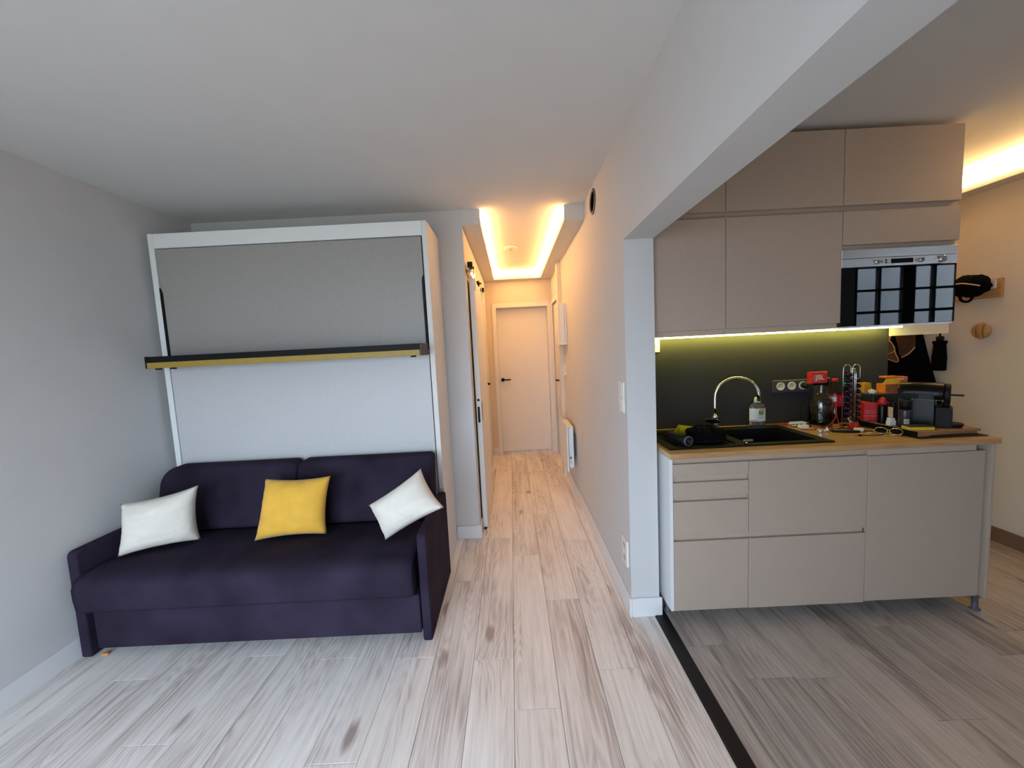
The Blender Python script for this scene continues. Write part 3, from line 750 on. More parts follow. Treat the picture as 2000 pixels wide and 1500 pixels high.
for q in ((0.835, 2.007, 1.165, 2.010), (0.835, 2.330, 1.165, 2.333)): box(bm, q[0], q[1], 0.9145, q[2], q[3], 0.9212)
obj('drainer', bm, 'sink', t)
bm = bmesh.new(); zb = 0.745
box(bm, BX0 - 0.01, BY0 - 0.01, zb - 0.008, BX1 + 0.01, BY1 + 0.01, zb)
box(bm, BX0 - 0.01, BY0 - 0.01, zb, BX0, BY1 + 0.01, rz0); box(bm, BX1, BY0 - 0.01, zb, BX1 + 0.01, BY1 + 0.01, rz0)
box(bm, BX0, BY0 - 0.01, zb, BX1, BY0, rz0); box(bm, BX0, BY1, zb, BX1, BY1 + 0.01, rz0)
b_ = obj('basin', bm, 'sink', t)
bm = bmesh.new(); cyl(bm, (1.406, 2.17, zb + 0.0005), (1.406, 2.17, zb + 0.004), 0.045, 24); obj('drain', bm, 'steel', b_)
bm = bmesh.new(); cyl(bm, (1.203, 1.990, rz1), (1.203, 1.990, rz1 + 0.012), 0.007, 12); box(bm, 1.182, 1.982, rz1 + 0.012, 1.236, 1.998, rz1 + 0.026, 0.004, 2)
obj('plug_knob', bm, 'chrome', t)
# ---- tap
t = thing('kitchen_tap', 'chrome swan-neck tap at the back of the black sink', 'tap', (1.236, 2.365, rz1))
bm = bmesh.new(); lathe(bm, [(0.026, 0.0), (0.026, 0.006), (0.020, 0.010), (0.020, 0.060), (0.017, 0.066)], (1.236, 2.365, rz1), seg=20); obj('body', bm, 'darkchrome', t)
bm = bmesh.new(); lathe(bm, [(0.0165, 0.066), (0.018, 0.070), (0.018, 0.082), (0.0125, 0.088)], (1.236, 2.365, rz1), seg=20); obj('collar', bm, 'chrome', t)
pts = [(1.236, 2.365, rz1 + 0.085), (1.236, 2.365, 1.06), (1.236, 2.365, 1.118)]
for i in range(1, 17):
    a = PI - math.radians(172) * i / 16; cx = 0.120 + 0.120 * math.cos(a); k = cx / 0.24
    pts.append((1.236 + 0.238 * k, 2.365 - 0.05 * k, 1.125 + 0.116 * math.sin(a)))
pts.append((pts[-1][0] + 0.001, pts[-1][1], 1.098))
bm = bmesh.new(); tube(bm, pts, 0.0105, 12); obj('spout', bm, 'chrome', t)
bm = bmesh.new(); prism(bm, [(1.160, 0.990), (1.166, 0.978), (1.215, 0.968), (1.262, 0.968), (1.264, 0.978), (1.222, 0.998), (1.170, 1.002)], 'Y', 2.343, 2.357, 0.003, 2); obj('lever', bm, 'darkchrome', t)

# ---- backsplash and its sockets
tag(obj('backsplash', B(XR2 + 0.001, 2.4635, 0.9215, 2.386, 2.4745, 1.5045), 'splash'), 'anthracite wall panel between worktop and wall cabinets', 'backsplash')
t = thing('triple_socket', 'anthracite strip of three pale round sockets on the dark backsplash', 'socket', (1.77, 2.4635, 1.12))
obj('plate', B(1.650, 2.4555, 1.121, 1.884, 2.463, 1.199, 0.002, 1), 'anthra', t)
for x in (1.700, 1.771, 1.842):
    bm = bmesh.new(); lathe(bm, [(0.026, 0.0), (0.026, 0.0035), (0.0225, 0.004), (0.020, 0.0015), (0.0, 0.001)], (x, 2.4555, 1.161), (0, -1, 0), 24, cap=False); o = obj('socket_ring', bm, 'socket', t)
    bm = bmesh.new()
    for d in (-0.0095, 0.0095): cyl(bm, (x + d, 2.4548, 1.158), (x + d, 2.4538, 1.158), 0.0035, 8)
    cyl(bm, (x, 2.4548, 1.171), (x, 2.449, 1.171), 0.0028, 8); obj('pin_hole', bm, 'print', o)
t = thing('mains_plug', 'black mains plug with cable in the third backsplash socket', 'plug', (1.842, 2.44, 1.161))
bm = bmesh.new(); lathe(bm, [(0.018, 0.0), (0.019, 0.012), (0.016, 0.030), (0.008, 0.040)], (1.842, 2.4505, 1.161), (0, -1, 0), 18); obj('plug_body', bm, 'black', t)
bm = bmesh.new(); tube(bm, smooth_path([(1.842, 2.411, 1.161), (1.856, 2.402, 1.150), (1.850, 2.42, 1.10), (1.832, 2.45, 1.02), (1.826, 2.45, 0.945), (1.828, 2.425, 0.925), (1.87, 2.30, 0.924)]), 0.0032, 8); obj('cable', bm, 'black', t)
t = thing('wall_socket', 'white socket lit yellow at the top left of the backsplash', 'socket', (0.895, 2.4635, 1.415))
obj('plate', B(0.855, 2.4525, 1.416, 0.937, 2.463, 1.492, 0.003, 2), 'white', t)
bm = bmesh.new(); cyl(bm, (0.896, 2.4525, 1.454), (0.896, 2.4515, 1.454), 0.021, 20); obj('socket_well', bm, 'socket', t)

# ---- wall cabinets
yu, ycb, ybk = 2.044, 2.066, 2.462
UX = (0.7415, 1.127, 1.7255, 2.327)
def wall_cabinet(label, x0, x1, zb0, zb1, door, **kw):
    t = thing('wall_cabinet', label, 'cabinet', ((x0 + x1) / 2, 2.25, zb0), group=kw.get('group'))
    obj('carcass', B(x0 + 0.001, ycb, zb0, x1 - 0.001, ybk, zb1), 'greigebody', t)
    obj('door', B(x0 + 0.0017, yu, door[0], x1 - 0.0017, ycb - 0.001, door[1], 0.0012, 1), 'greige', t)
    return t
tops = ('small greige top cabinet partly hidden by the beam', 'greige top cabinet in the middle of the upper row', 'greige top cabinet above the microwave column')
for i in range(3): wall_cabinet(tops[i], UX[i], UX[i + 1], 2.1055, 2.4935, (2.124, 2.4925))
wall_cabinet('narrow tall greige wall cabinet beside the pillar', UX[0], UX[1], 1.506, 2.1045, (1.532, 2.0935))
wall_cabinet('wide tall greige wall cabinet left of the microwave', UX[1], UX[2], 1.506, 2.1045, (1.532, 2.0935))
wall_cabinet('low greige flap cabinet directly above the microwave', UX[2], UX[3], 1.9055, 2.1045, (1.927, 2.0935))
# ---- microwave
t = thing('microwave', 'built-in microwave with steel control panel and black glass door', 'microwave', (2.02, 2.25, 1.506))
mx0, mx1 = 1.7235, 2.3165
obj('body', B(1.728, ycb, 1.512, 2.3255, ybk, 1.9045), 'black', t)
obj('bottom_trim', B(mx0 + 0.004, yu + 0.002, 1.503, mx1 - 0.006, ycb, 1.5115), 'steel', t)
obj('vent_panel', B(mx0, yu, 1.8575, mx1 + 0.003, ycb - 0.001, 1.902, 0.001, 1), 'steel', t)
cp = obj('control_panel', B(mx0, yu, 1.812, mx1 + 0.001, ycb - 0.001, 1.8555, 0.001, 1), 'steel', t)
ym = yu - 0.0005
obj('display_frame', B(1.934, yu - 0.002, 1.822, 2.093, yu - 0.0002, 1.849, 0.0008, 1), 'bedlight', cp)
obj('display', B(1.975, yu - 0.0032, 1.8245, 2.088, yu - 0.0021, 1.8465), 'mwglass', cp)
bm = bmesh.new()
for z in (1.830, 1.842): cyl(bm, (1.949, yu - 0.002, z), (1.949, yu - 0.004, z), 0.0045, 12)
obj('touch_key', bm, 'black', cp)
for x, r in ((1.902, 0.0115), (2.128, 0.0115), (2.238, 0.017)):
    bm = bmesh.new(); lathe(bm, [(r, 0.0), (r, 0.010), (r * 0.86, 0.012)], (x, yu - 0.0002, 1.834), (0, -1, 0), 24); k = obj('knob', bm, 'chrome', cp)
    bm = bmesh.new(); lathe(bm, [(r * 0.80, 0.0122), (r * 0.78, 0.0128)], (x, yu, 1.834), (0, -1, 0), 20); obj('knob_face', bm, 'steel', k) if False else bm.free()
for x in (1.926, 2.104):
    bm = bmesh.new(); cyl(bm, (x, yu - 0.0002, 1.834), (x, yu - 0.004, 1.834), 0.0052, 14); obj('button', bm, 'chrome', cp)
for x in (1.880, 2.104, 2.148, 2.216): obj('printed_mark', B(x - 0.003, yu - 0.0008, 1.846, x + 0.003, yu - 0.0002, 1.848), 'print', cp)
dr = obj('door', B(mx0 - 0.002, yu - 0.002, 1.5125, mx1 - 0.0015, ycb - 0.001, 1.8105, 0.001, 1), 'mwglass', t)

# ================================================================== THINGS ON THE DRAINER
def blob(bm, c, r, seed, amp, nu=26, nv=16, flat=0.0):
    rows = []
    for j in range(nv + 1):
        ph = PI * j / nv; row = []
        for i in range(nu):
            th = 2 * PI * i / nu; d = Vector((math.sin(ph) * math.cos(th), math.sin(ph) * math.sin(th), math.cos(ph)))
            k = 1 + amp * noise.noise(d * 2.2 + Vector((seed, 0, 0))) + amp * 0.6 * noise.noise(d * 5.5 + Vector((0, seed, 0))) + amp * 0.3 * noise.noise(d * 13 + Vector((0, 0, seed)))
            p = Vector((c[0] + d.x * r[0] * k, c[1] + d.y * r[1] * k, c[2] + d.z * r[2] * k)); p.z = max(p.z, flat); row.append(bm.verts.new(p))
        rows.append(row)
    for j in range(nv):
        for i in range(nu):
            f = bm.faces.new((rows[j][i], rows[j + 1][i], rows[j + 1][(i + 1) % nu], rows[j][(i + 1) % nu])); f.smooth = True
    bmesh.ops.remove_doubles(bm, verts=bm.verts, dist=1e-5)
t = thing('net_bag', 'black rumpled net bag heaped on the sink drainer', 'bag', (1.04, 2.11, 0.929))
bm = bmesh.new(); blob(bm, (1.045, 2.105, 0.958), (0.100, 0.085, 0.052), 3.0, 0.34, 48, 26, flat=0.9292); obj('cloth', bm, 'softblack', t)
bm = bmesh.new()
for k in range(7):
    a0 = k * 0.9
    pts = [(1.045 + 0.098 * math.cos(a + a0 * 0.2) * (1 - 0.09 * k), 2.105 + 0.083 * math.sin(a + a0 * 0.2) * (1 - 0.09 * k), 0.940 + 0.011 * k + 0.005 * math.sin(3 * a + a0)) for a in [2 * PI * i / 28 for i in range(28)]]
    tube(bm, pts, 0.0028, 6, closed=True)
obj('cord_edge', bm, 'black', t)
t = thing('black_tube', 'black plastic tube lying on the front corner of the drainer', 'tube', (0.885, 2.09, 0.929))
bm = bmesh.new(); a, u, v = frame_axes((0.035, -0.195, 0)); lathe(bm, [(0.024, 0), (0.0245, 0.198), (0.020, 0.198), (0.019, 0.01), (0.0, 0.01)], (0.872, 2.195, 0.9537), (0.035, -0.195, 0), 22, cap=False)
bmesh.ops.recalc_face_normals(bm, faces=bm.faces); obj('tube_wall', bm, 'black', t)
bm = bmesh.new(); lathe(bm, [(0.0247, 0.190), (0.026, 0.192), (0.026, 0.199), (0.0205, 0.200)], (0.872, 2.195, 0.9557), (0.035, -0.195, 0), 22, cap=False); obj('rim', bm, 'greyplastic', t)
bm = bmesh.new(); n = 10; rows = []
for i in range(n + 1):
    s = i / n; x = 0.955 + 0.095 * s
    row = []
    for (dy, z) in ((-0.020, 0.9295), (-0.012, 0.955), (0.0, 0.983 - 0.012 * s), (0.012, 0.985 - 0.012 * s), (0.030, 0.955), (0.045, 0.9295)):
        row.append(bm.verts.new((x + (z - 0.929) * 0.35 + 0.004 * math.sin(9 * s + z * 60), 2.275 - 0.035 * s + dy + 0.004 * math.sin(7 * s + z * 90), z)))
    rows.append(row)
for i in range(n):
    for j in range(5): f = bm.faces.new((rows[i][j], rows[i + 1][j], rows[i + 1][j + 1], rows[i][j + 1])); f.smooth = True
bmesh.ops.solidify(bm, geom=bm.faces[:], thickness=0.003)
tag(obj('dish_cloth', bm, 'clothyellow'), 'yellow dish cloth folded upright at the back of the drainer', 'cloth')
t = thing('soap_bottle', 'clear washing-up liquid bottle with pale label behind the sink', 'bottle', (1.540, 2.4355, 0.921))
bm = bmesh.new(); cx, cy = 1.540, 2.4355
lathe(bm, [(0.0, 0.0005), (0.046, 0.0005), (0.049, 0.006), (0.046, 0.022), (0.049, 0.03), (0.049, 0.118), (0.044, 0.132), (0.024, 0.146), (0.015, 0.150)], (cx, cy, 0.921), seg=28, sy=0.54); obj('bottle_body', bm, 'soapliquid', t)
bm = bmesh.new(); lathe(bm, [(0.019, 0.149), (0.019, 0.166), (0.017, 0.172), (0.017, 0.180)], (cx, cy, 0.921), seg=20, sy=0.9); obj('cap', bm, 'label', t)
def arc_label(bm, cx, cy, r, sy, a0, a1, z0, z1, n=10):
    rows = []
    for i in range(n + 1):
        a = math.radians(a0 + (a1 - a0) * i / n); rows.append([bm.verts.new((cx + r * math.cos(a), cy + r * sy * math.sin(a), z)) for z in (z0, z1)])
    for i in range(n): f = bm.faces.new((rows[i][0], rows[i + 1][0], rows[i + 1][1], rows[i][1])); f.smooth = True
bm = bmesh.new(); arc_label(bm, cx, cy, 0.0502, 0.55, 182, 358, 0.952, 1.034); lb = obj('label', bm, 'label', t)
bm = bmesh.new(); arc_label(bm, cx, cy, 0.0506, 0.555, 262, 300, 0.997, 1.021); obj('green_square', bm, 'green', lb)
bm = bmesh.new(); arc_label(bm, cx, cy, 0.0510, 0.56, 272, 290, 1.009, 1.018); arc_label(bm, cx, cy, 0.0510, 0.56, 279, 283, 1.001, 1.010); obj('tree_mark', bm, 'limegrip', lb)
bm = bmesh.new(); arc_label(bm, cx, cy, 0.0506, 0.555, 270, 318, 1.024, 1.031); obj('pink_band', bm, 'pink', lb); bm = bmesh.new(); arc_label(bm, cx, cy, 0.0506, 0.555, 200, 258, 0.954, 0.961); obj('pink_band', bm, 'pink', lb)
bm = bmesh.new(); arc_label(bm, cx, cy, 0.0506, 0.555, 258, 302, 0.9775, 0.9795); arc_label(bm, cx, cy, 0.0506, 0.555, 266, 290, 0.971, 0.9725); arc_label(bm, cx, cy, 0.0506, 0.555, 264, 298, 0.991, 0.994); obj('print_line', bm, 'print', lb)

# ================================================================== THINGS ON THE WORKTOP
ZW = 0.9212
t = thing('carafe', 'glass water carafe standing under the red speaker', 'carafe', (1.903, 2.385, ZW))
bm = bmesh.new(); c = (1.903, 2.385, ZW)
lathe(bm, [(0.0, 0.0), (0.058, 0.0), (0.061, 0.006), (0.061, 0.135), (0.056, 0.160), (0.040, 0.190), (0.035, 0.210), (0.040, 0.240), (0.046, 0.2585), (0.044, 0.2585), (0.038, 0.240), (0.0325, 0.210), (0.0375, 0.190), (0.0535, 0.158), (0.0585, 0.135), (0.0585, 0.008), (0.0, 0.008)], c, seg=32, cap=False)
bmesh.ops.remove_doubles(bm, verts=bm.verts, dist=1e-6); bmesh.ops.recalc_face_normals(bm, faces=bm.faces); obj('glass_wall', bm, 'glass', t)
bm = bmesh.new(); lathe(bm, [(0.0, 0.0085), (0.058, 0.0085), (0.058, 0.135), (0.053, 0.157), (0.049, 0.165), (0.0, 0.165)], c, seg=28, cap=False)
bmesh.ops.remove_doubles(bm, verts=bm.verts, dist=1e-6); bmesh.ops.recalc_face_normals(bm, faces=bm.faces); obj('water', bm, mat('water', (0.93, 0.96, 0.97), 0.0, trans=1.0, ior=1.33, var=0.0), t)
t = thing('speaker', 'small red speaker balanced on top of the glass carafe', 'speaker', (1.871, 2.38, ZW + 0.2588))
zb = ZW + 0.259
obj('case', B(1.820, 2.362, zb, 1.922, 2.398, zb + 0.071, 0.004, 2), 'red', t)
gr = obj('grille', B(1.824, 2.3595, zb + 0.004, 1.918, 2.3618, zb + 0.067, 0.0008, 1), 'orangered', t)
bm = text_bm('JBL', 0.043, 0.0006); bmesh.ops.transform(bm, matrix=Matrix.Translation((1.874, 2.3590, zb + 0.036)) @ Matrix.Rotation(PI / 2, 4, 'X') @ Matrix.Scale(0.95, 4, (1, 0, 0)), verts=bm.verts)
obj('lettering', bm, 'white', gr)
bm = bmesh.new()
for i, (dx, dz) in enumerate(((-0.036, 0.045), (-0.036, 0.038), (-0.036, 0.031), (-0.030, 0.045), (-0.030, 0.025), (-0.036, 0.025))): box(bm, 1.874 + dx, 2.3585, zb + dz, 1.8775 + dx, 2.3594, zb + dz + 0.0035)
obj('logo_dots', bm, 'label', gr)
obj('strap', B(1.9225, 2.374, zb + 0.022, 1.950, 2.386, zb + 0.030, 0.002, 1), 'red', t)
t = thing('cola_bottle', 'cola bottle with red cap and red label behind the carafe', 'bottle', (2.012, 2.415, ZW))
c = (2.012, 2.415, ZW)
bm = bmesh.new(); lathe(bm, [(0.0, 0.0), (0.036, 0.0), (0.042, 0.012), (0.0435, 0.06), (0.0415, 0.085), (0.0415, 0.105), (0.0425, 0.175), (0.036, 0.210), (0.022, 0.240), (0.013, 0.258), (0.013, 0.262)], c, seg=26); obj('bottle_body', bm, 'pet', t)
bm = bmesh.new(); lathe(bm, [(0.0, 0.002), (0.0345, 0.002), (0.0405, 0.013), (0.042, 0.06), (0.040, 0.085), (0.040, 0.128), (0.0, 0.128)], c, seg=24, cap=False); bmesh.ops.remove_doubles(bm, verts=bm.verts, dist=1e-6); obj('drink', bm, 'cola', t)
bm = bmesh.new(); arc_label(bm, c[0], c[1], 0.0438, 1, 120, 420, ZW + 0.108, ZW + 0.180, 24); lb = obj('label', bm, 'redlabel', t)
bm = bmesh.new(); arc_label(bm, c[0], c[1], 0.0443, 1, 205, 243, ZW + 0.138, ZW + 0.168, 4); obj('white_panel', bm, 'label', lb)
bm = bmesh.new()
for i in range(5): arc_label(bm, c[0], c[1], 0.0445, 1, 262, 300, ZW + 0.132 + i * 0.008, ZW + 0.135 + i * 0.008, 4)
obj('print_line', bm, 'pink', lb)
bm = bmesh.new(); lathe(bm, [(0.0165, 0.260), (0.0165, 0.276), (0.015, 0.278)], c, seg=20); obj('cap', bm, 'cap', t)
# capsule rack with its capsules
t = thing('capsule_rack', 'chrome wire rack holding two columns of purple coffee capsules', 'rack', (2.006, 2.285, ZW))
bm = bmesh.new(); lathe(bm, [(0.046, 0.0), (0.046, 0.004), (0.043, 0.006)], (2.000, 2.288, ZW), seg=28); obj('base', bm, 'chrome', t)
RC = ((1.977, 0.0), (2.031, 0.0))
bm = bmesh.new()
for x, _ in RC:
    pts = [(x - 0.0225, 2.288, ZW + 0.006), (x - 0.0225, 2.288, 1.262)] + [(x - 0.0225 * math.cos(PI * i / 10), 2.288, 1.268 + 0.0235 * math.sin(PI * i / 10)) for i in range(1, 10)] + [(x + 0.0225, 2.288, 1.262), (x + 0.0225, 2.288, ZW + 0.006)]
    tube(bm, pts, 0.0019, 8)
obj('upright', bm, 'chrome', t)
bm = bmesh.new()
tube(bm, [(2.000, 2.262, ZW + 0.006), (2.000, 2.262, 1.24), (2.000, 2.272, 1.268), (2.000, 2.288, 1.272)], 0.0015, 8); tube(bm, [(2.008, 2.262, ZW + 0.006), (2.008, 2.262, 1.24), (2.008, 2.272, 1.268), (2.008, 2.288, 1.272)], 0.0015, 8)
obj('front_wire', bm, 'chrome', t)
pm = None
GZ = [(1.977, 1.232 - 0.0332 * i) for i in range(9)] + [(2.031, 1.199 - 0.0338 * i) for i in range(8)]
ords = ['topmost', 'second from the top', 'third from the top', 'fourth from the top', 'fifth from the top', 'sixth from the top', 'seventh from the top', 'eighth from the top', 'lowest']
for n_, (x, z) in enumerate(GZ):
    if pm is None:
        bm = bmesh.new(); lathe(bm, [(0.0185, 0.0), (0.0185, 0.0012), (0.0150, 0.0018), (0.0135, 0.014), (0.0115, 0.022), (0.006, 0.0265), (0.0, 0.0275)], (0, 0, 0), (0, -1, 0), 20)
        bmesh.ops.scale(bm, vec=(1, 1, 0.82), verts=bm.verts)
        o = obj('coffee_capsule', bm, 'pod', None, local=True); pm = o
    else:
        o = pm.copy(); COL.objects.link(o)
    o.location = (x, 2.2845, z)
    left = n_ < 9; k = n_ if left else n_ - 9
    word = ords[k] if left or k < 7 else 'lowest'
    tag(o, 'purple coffee capsule, %s in the %s column of the rack' % (word, 'left' if left else 'right'), 'capsule', 'coffee capsules in the wire rack')

# cables, chargers and small things on the worktop
t = thing('power_adapter', 'long white multi-plug adapter beside the sink corner', 'adapter', (1.745, 2.372, ZW))
obj('case', B(1.705, 2.352, ZW, 1.795, 2.392, ZW + 0.026, 0.008, 3), 'white', t)
bm = bmesh.new()
for x in (1.728, 1.752): box(bm, x, 2.3512, ZW + 0.010, x + 0.012, 2.3519, ZW + 0.016)
obj('usb_port', bm, 'print', t)
t = thing('plug_charger', 'white plug charger lying in front of the long white adapter', 'charger', (1.742, 2.30, ZW))
obj('case', B(1.705, 2.275, ZW, 1.752, 2.315, ZW + 0.022, 0.006, 2), 'white', t)
bm = bmesh.new(); cyl(bm, (1.752, 2.300, ZW + 0.012), (1.776, 2.297, ZW + 0.012), 0.006, 10); obj('cable_end', bm, 'black', t)
def cable(label, pts, r=0.0026, m='redcable', name='cable', cat='cable'):
    bm = bmesh.new(); tube(bm, smooth_path(pts, 7), r, 7); return tag(obj(name, bm, m), label, cat)
z = ZW + 0.003
cable('red charging cable looping from the sink rim along the worktop', [(1.71, 2.336, ZW + 0.02), (1.664, 2.375, z), (1.655, 2.40, z), (1.69, 2.415, z), (1.72, 2.41, z), (1.70, 2.335, z), (1.785, 2.335, z), (1.85, 2.27, z), (1.90, 2.30, z), (1.955, 2.26, z)], 0.0030)
cable('red cable rising in an arc beside the cola bottle', [(1.815, 2.300, z), (1.86, 2.30, z), (1.90, 2.295, 0.945), (1.935, 2.31, 0.985), (1.945, 2.32, 1.04), (1.948, 2.335, 1.06), (1.945, 2.325, 1.02), (1.94, 2.30, 0.955), (1.93, 2.262, z)], 0.0030)
cable('thin red cable running toward the sunglasses', [(1.690, 2.262, z), (1.74, 2.23, z), (1.80, 2.225, z), (1.88, 2.195, z), (1.95, 2.185, z), (2.00, 2.15, z), (2.03, 2.145, z)], 0.0024)
cable('black cable curling in front of the carafe', [(1.83, 2.27, z), (1.815, 2.29, 0.95), (1.822, 2.315, 1.0), (1.835, 2.31, 1.012), (1.85, 2.30, 0.99), (1.842, 2.27, 0.95), (1.866, 2.235, z), (1.92, 2.245, z), (1.94, 2.215, z)], 0.0026, 'black')
cable('black cable winding along the worktop to the board', [(1.765, 2.256, z), (1.80, 2.25, z), (1.82, 2.215, z + 0.0), (1.88, 2.225, z), (1.93, 2.165, z), (1.985, 2.145, z), (2.02, 2.12, z)], 0.0024, 'black')
cable('thin pale cable leaning from the rack foot', [(1.948, 2.24, 0.985), (1.962, 2.235, 0.955), (1.978, 2.225, 0.935), (1.990, 2.212, z)], 0.0022, 'label')
t = thing('cable_bundle', 'tangled coil of red cable at the foot of the capsule rack', 'cable', (1.965, 2.222, ZW))
bm = bmesh.new(); rnd = random.Random(4)
for k in range(8):
    cx, cy, rr = 1.962 + rnd.uniform(-.006, .006), 2.220 + rnd.uniform(-.004, .004), rnd.uniform(.018, .030); tl = rnd.uniform(-.7, .7)
    pts = [(cx + rr * math.cos(a), cy + 0.55 * rr * math.sin(a) * 0.8, ZW + 0.020 + rr * 0.55 * math.sin(a + tl)) for a in [2 * PI * i / 22 for i in range(22)]]
    tube(bm, pts, 0.0028, 6, closed=True)
obj('coil', bm, 'redcable', t)
obj('tie', B(1.955, 2.198, ZW + 0.012, 1.964, 2.245, ZW + 0.030, 0.002, 1), 'red', t)
t = thing('watch', 'silver wristwatch curled up on the worktop near the sink', 'watch', (1.755, 2.185, ZW))
bm = bmesh.new()
for k in range(12):
    a = 2 * PI * k / 12
    if k in (0,): continue
    p = Vector((1.752 + 0.026 * math.cos(a), 2.183 + 0.016 * math.sin(a), ZW + 0.010)); box(bm, p.x - 0.006, p.y - 0.004, p.z - 0.0095, p.x + 0.006, p.y + 0.004, p.z + 0.009, 0.002, 1)
obj('bracelet', bm, 'chrome', t)
bm = bmesh.new(); lathe(bm, [(0.016, 0), (0.0165, 0.004), (0.014, 0.008), (0.013, 0.008)], (1.778, 2.180, ZW + 0.012), (0.8, -0.5, 0.5), 20); obj('case', bm, 'chrome', t)
bm = bmesh.new(); cyl(bm, Vector((1.778, 2.180, ZW + 0.012)) + Vector((0.8, -0.5, 0.5)).normalized() * 0.0081, Vector((1.778, 2.180, ZW + 0.012)) + Vector((0.8, -0.5, 0.5)).normalized() * 0.0086, 0.0128, 20); obj('dial', bm, 'greyplastic', t)
t = thing('folding_knife', 'black folding knife with lime inlay lying on the worktop', 'knife', (1.86, 2.155, ZW))
bm = bmesh.new(); prism(bm, [(1.800, 2.170), (1.806, 2.186), (1.84, 2.184), (1.90, 2.158), (1.925, 2.138), (1.920, 2.126), (1.88, 2.130), (1.83, 2.150)], 'Z', ZW, ZW + 0.012, 0.002, 1); obj('handle', bm, 'black', t)
bm = bmesh.new(); prism(bm, [(1.808, 2.174), (1.812, 2.181), (1.84, 2.179), (1.872, 2.166), (1.870, 2.158), (1.836, 2.168)], 'Z', ZW + 0.012, ZW + 0.0135); obj('inlay', bm, 'limegrip', t)
t = thing('usb_cable', 'short black cable with square metal plug at the worktop front', 'cable', (1.86, 2.066, ZW))
obj('plug', B(1.848, 2.054, ZW, 1.868, 2.070, ZW + 0.009, 0.002, 1), 'black', t)
obj('contact', B(1.838, 2.057, ZW + 0.001, 1.848, 2.067, ZW + 0.007), 'steel', t)
bm = bmesh.new(); tube(bm, smooth_path([(1.868, 2.062, ZW + 0.005), (1.90, 2.056, z), (1.95, 2.050, z), (1.985, 2.064, z), (2.01, 2.085, z)]), 0.0024, 7); obj('lead', bm, 'black', t)
tag(obj('plug_adapter', B(1.930, 2.150, ZW, 1.965, 2.185, ZW + 0.018, 0.005, 2), 'white'), 'flat white charger block between cables and sunglasses', 'charger')
# sunglasses
t = thing('sunglasses', 'gold rimmed sunglasses with black lenses beside the cutting board', 'sunglasses', (2.02, 2.06, ZW))
for (cx, cy) in ((1.992, 2.082), (2.034, 2.040)):
    ax = Vector((0.45, -0.40, 0)).normalized(); up = Vector((0.35, 0.45, 0.62)).normalized(); up = (up - ax * up.dot(ax)).normalized(); c0 = Vector((cx, cy, ZW + 0.019))
    poly = [c0 + ax * (0.026 * math.cos(a)) + up * (0.020 * math.sin(a) * (1.0 if math.sin(a) > 0 else 0.9)) for a in [2 * PI * i / 22 for i in range(22)]]
    bm = bmesh.new(); tube(bm, poly, 0.0019, 6, closed=True); o = obj('lens_rim', bm, 'gold', t)
    bm = bmesh.new(); f = bm.faces.new([bm.verts.new(p) for p in poly]); bmesh.ops.solidify(bm, geom=[f], thickness=0.0015); obj('lens', bm, 'lens', o)
bm = bmesh.new(); tube(bm, [(2.010, 2.064, ZW + 0.024), (2.014, 2.064, ZW + 0.028), (2.018, 2.060, ZW + 0.024)], 0.0016, 6); obj('bridge', bm, 'gold', t)
bm = bmesh.new(); tube(bm, [(1.974, 2.098, ZW + 0.022), (1.955, 2.090, ZW + 0.008), (1.925, 2.118, ZW + 0.002)], 0.0016, 6); obj('temple', bm, 'gold', t)
bm = bmesh.new(); tube(bm, [(2.052, 2.022, ZW + 0.022), (2.030, 2.012, ZW + 0.008), (1.985, 2.042, ZW + 0.002)], 0.0016, 6); obj('temple', bm, 'gold', t)

# ---- cutting board
t = thing('cutting_board', 'thick bamboo cutting board at the end of the worktop', 'cutting board', (2.25, 2.15, ZW))
bm = bmesh.new()
zt = 0.953
poly = [(2.084, 0.9255)]
poly += [(2.135, 0.9255), (2.150, 0.928), (2.165, 0.934), (2.185, 0.938), (2.392, 0.9395), (2.408, 0.940), (2.408, zt), (2.084, zt)]
prism(bm, poly, 'Y', 1.976, 1.990); box(bm, 2.084, 1.990, 0.9255, 2.408, 2.325, zt)
obj('board', bm, 'bamboo', t)
obj('dark_edge', B(2.0815, 1.978, 0.9256, 2.0838, 2.325, 0.9495), 'black', t)
obj('groove', B(2.084, 1.9752, 0.9435, 2.408, 1.9759, 0.9445), 'brownend', t)
tag(obj('rubber_mat', B(2.060, 1.945, ZW, 2.412, 2.33, 0.9252, 0.001, 1), 'black'), 'thin black mat peeking out under the cutting board', 'mat')
zt = 0.9533
# ---- coffee machine
t = thing('coffee_machine', 'compact glossy black capsule coffee machine on the cutting board', 'coffee machine', (2.27, 2.125, zt))
cy = 2.125; hw = 0.058
bm = bmesh.new(); prism(bm, rrect(2.165, zt + 0.001, 2.335, 1.150, (0.006, 0.006, 0.03, 0.05), 6), 'Y', cy - hw, cy + hw, 0.012, 3, smooth=True); obj('body', bm, 'blackgloss', t)
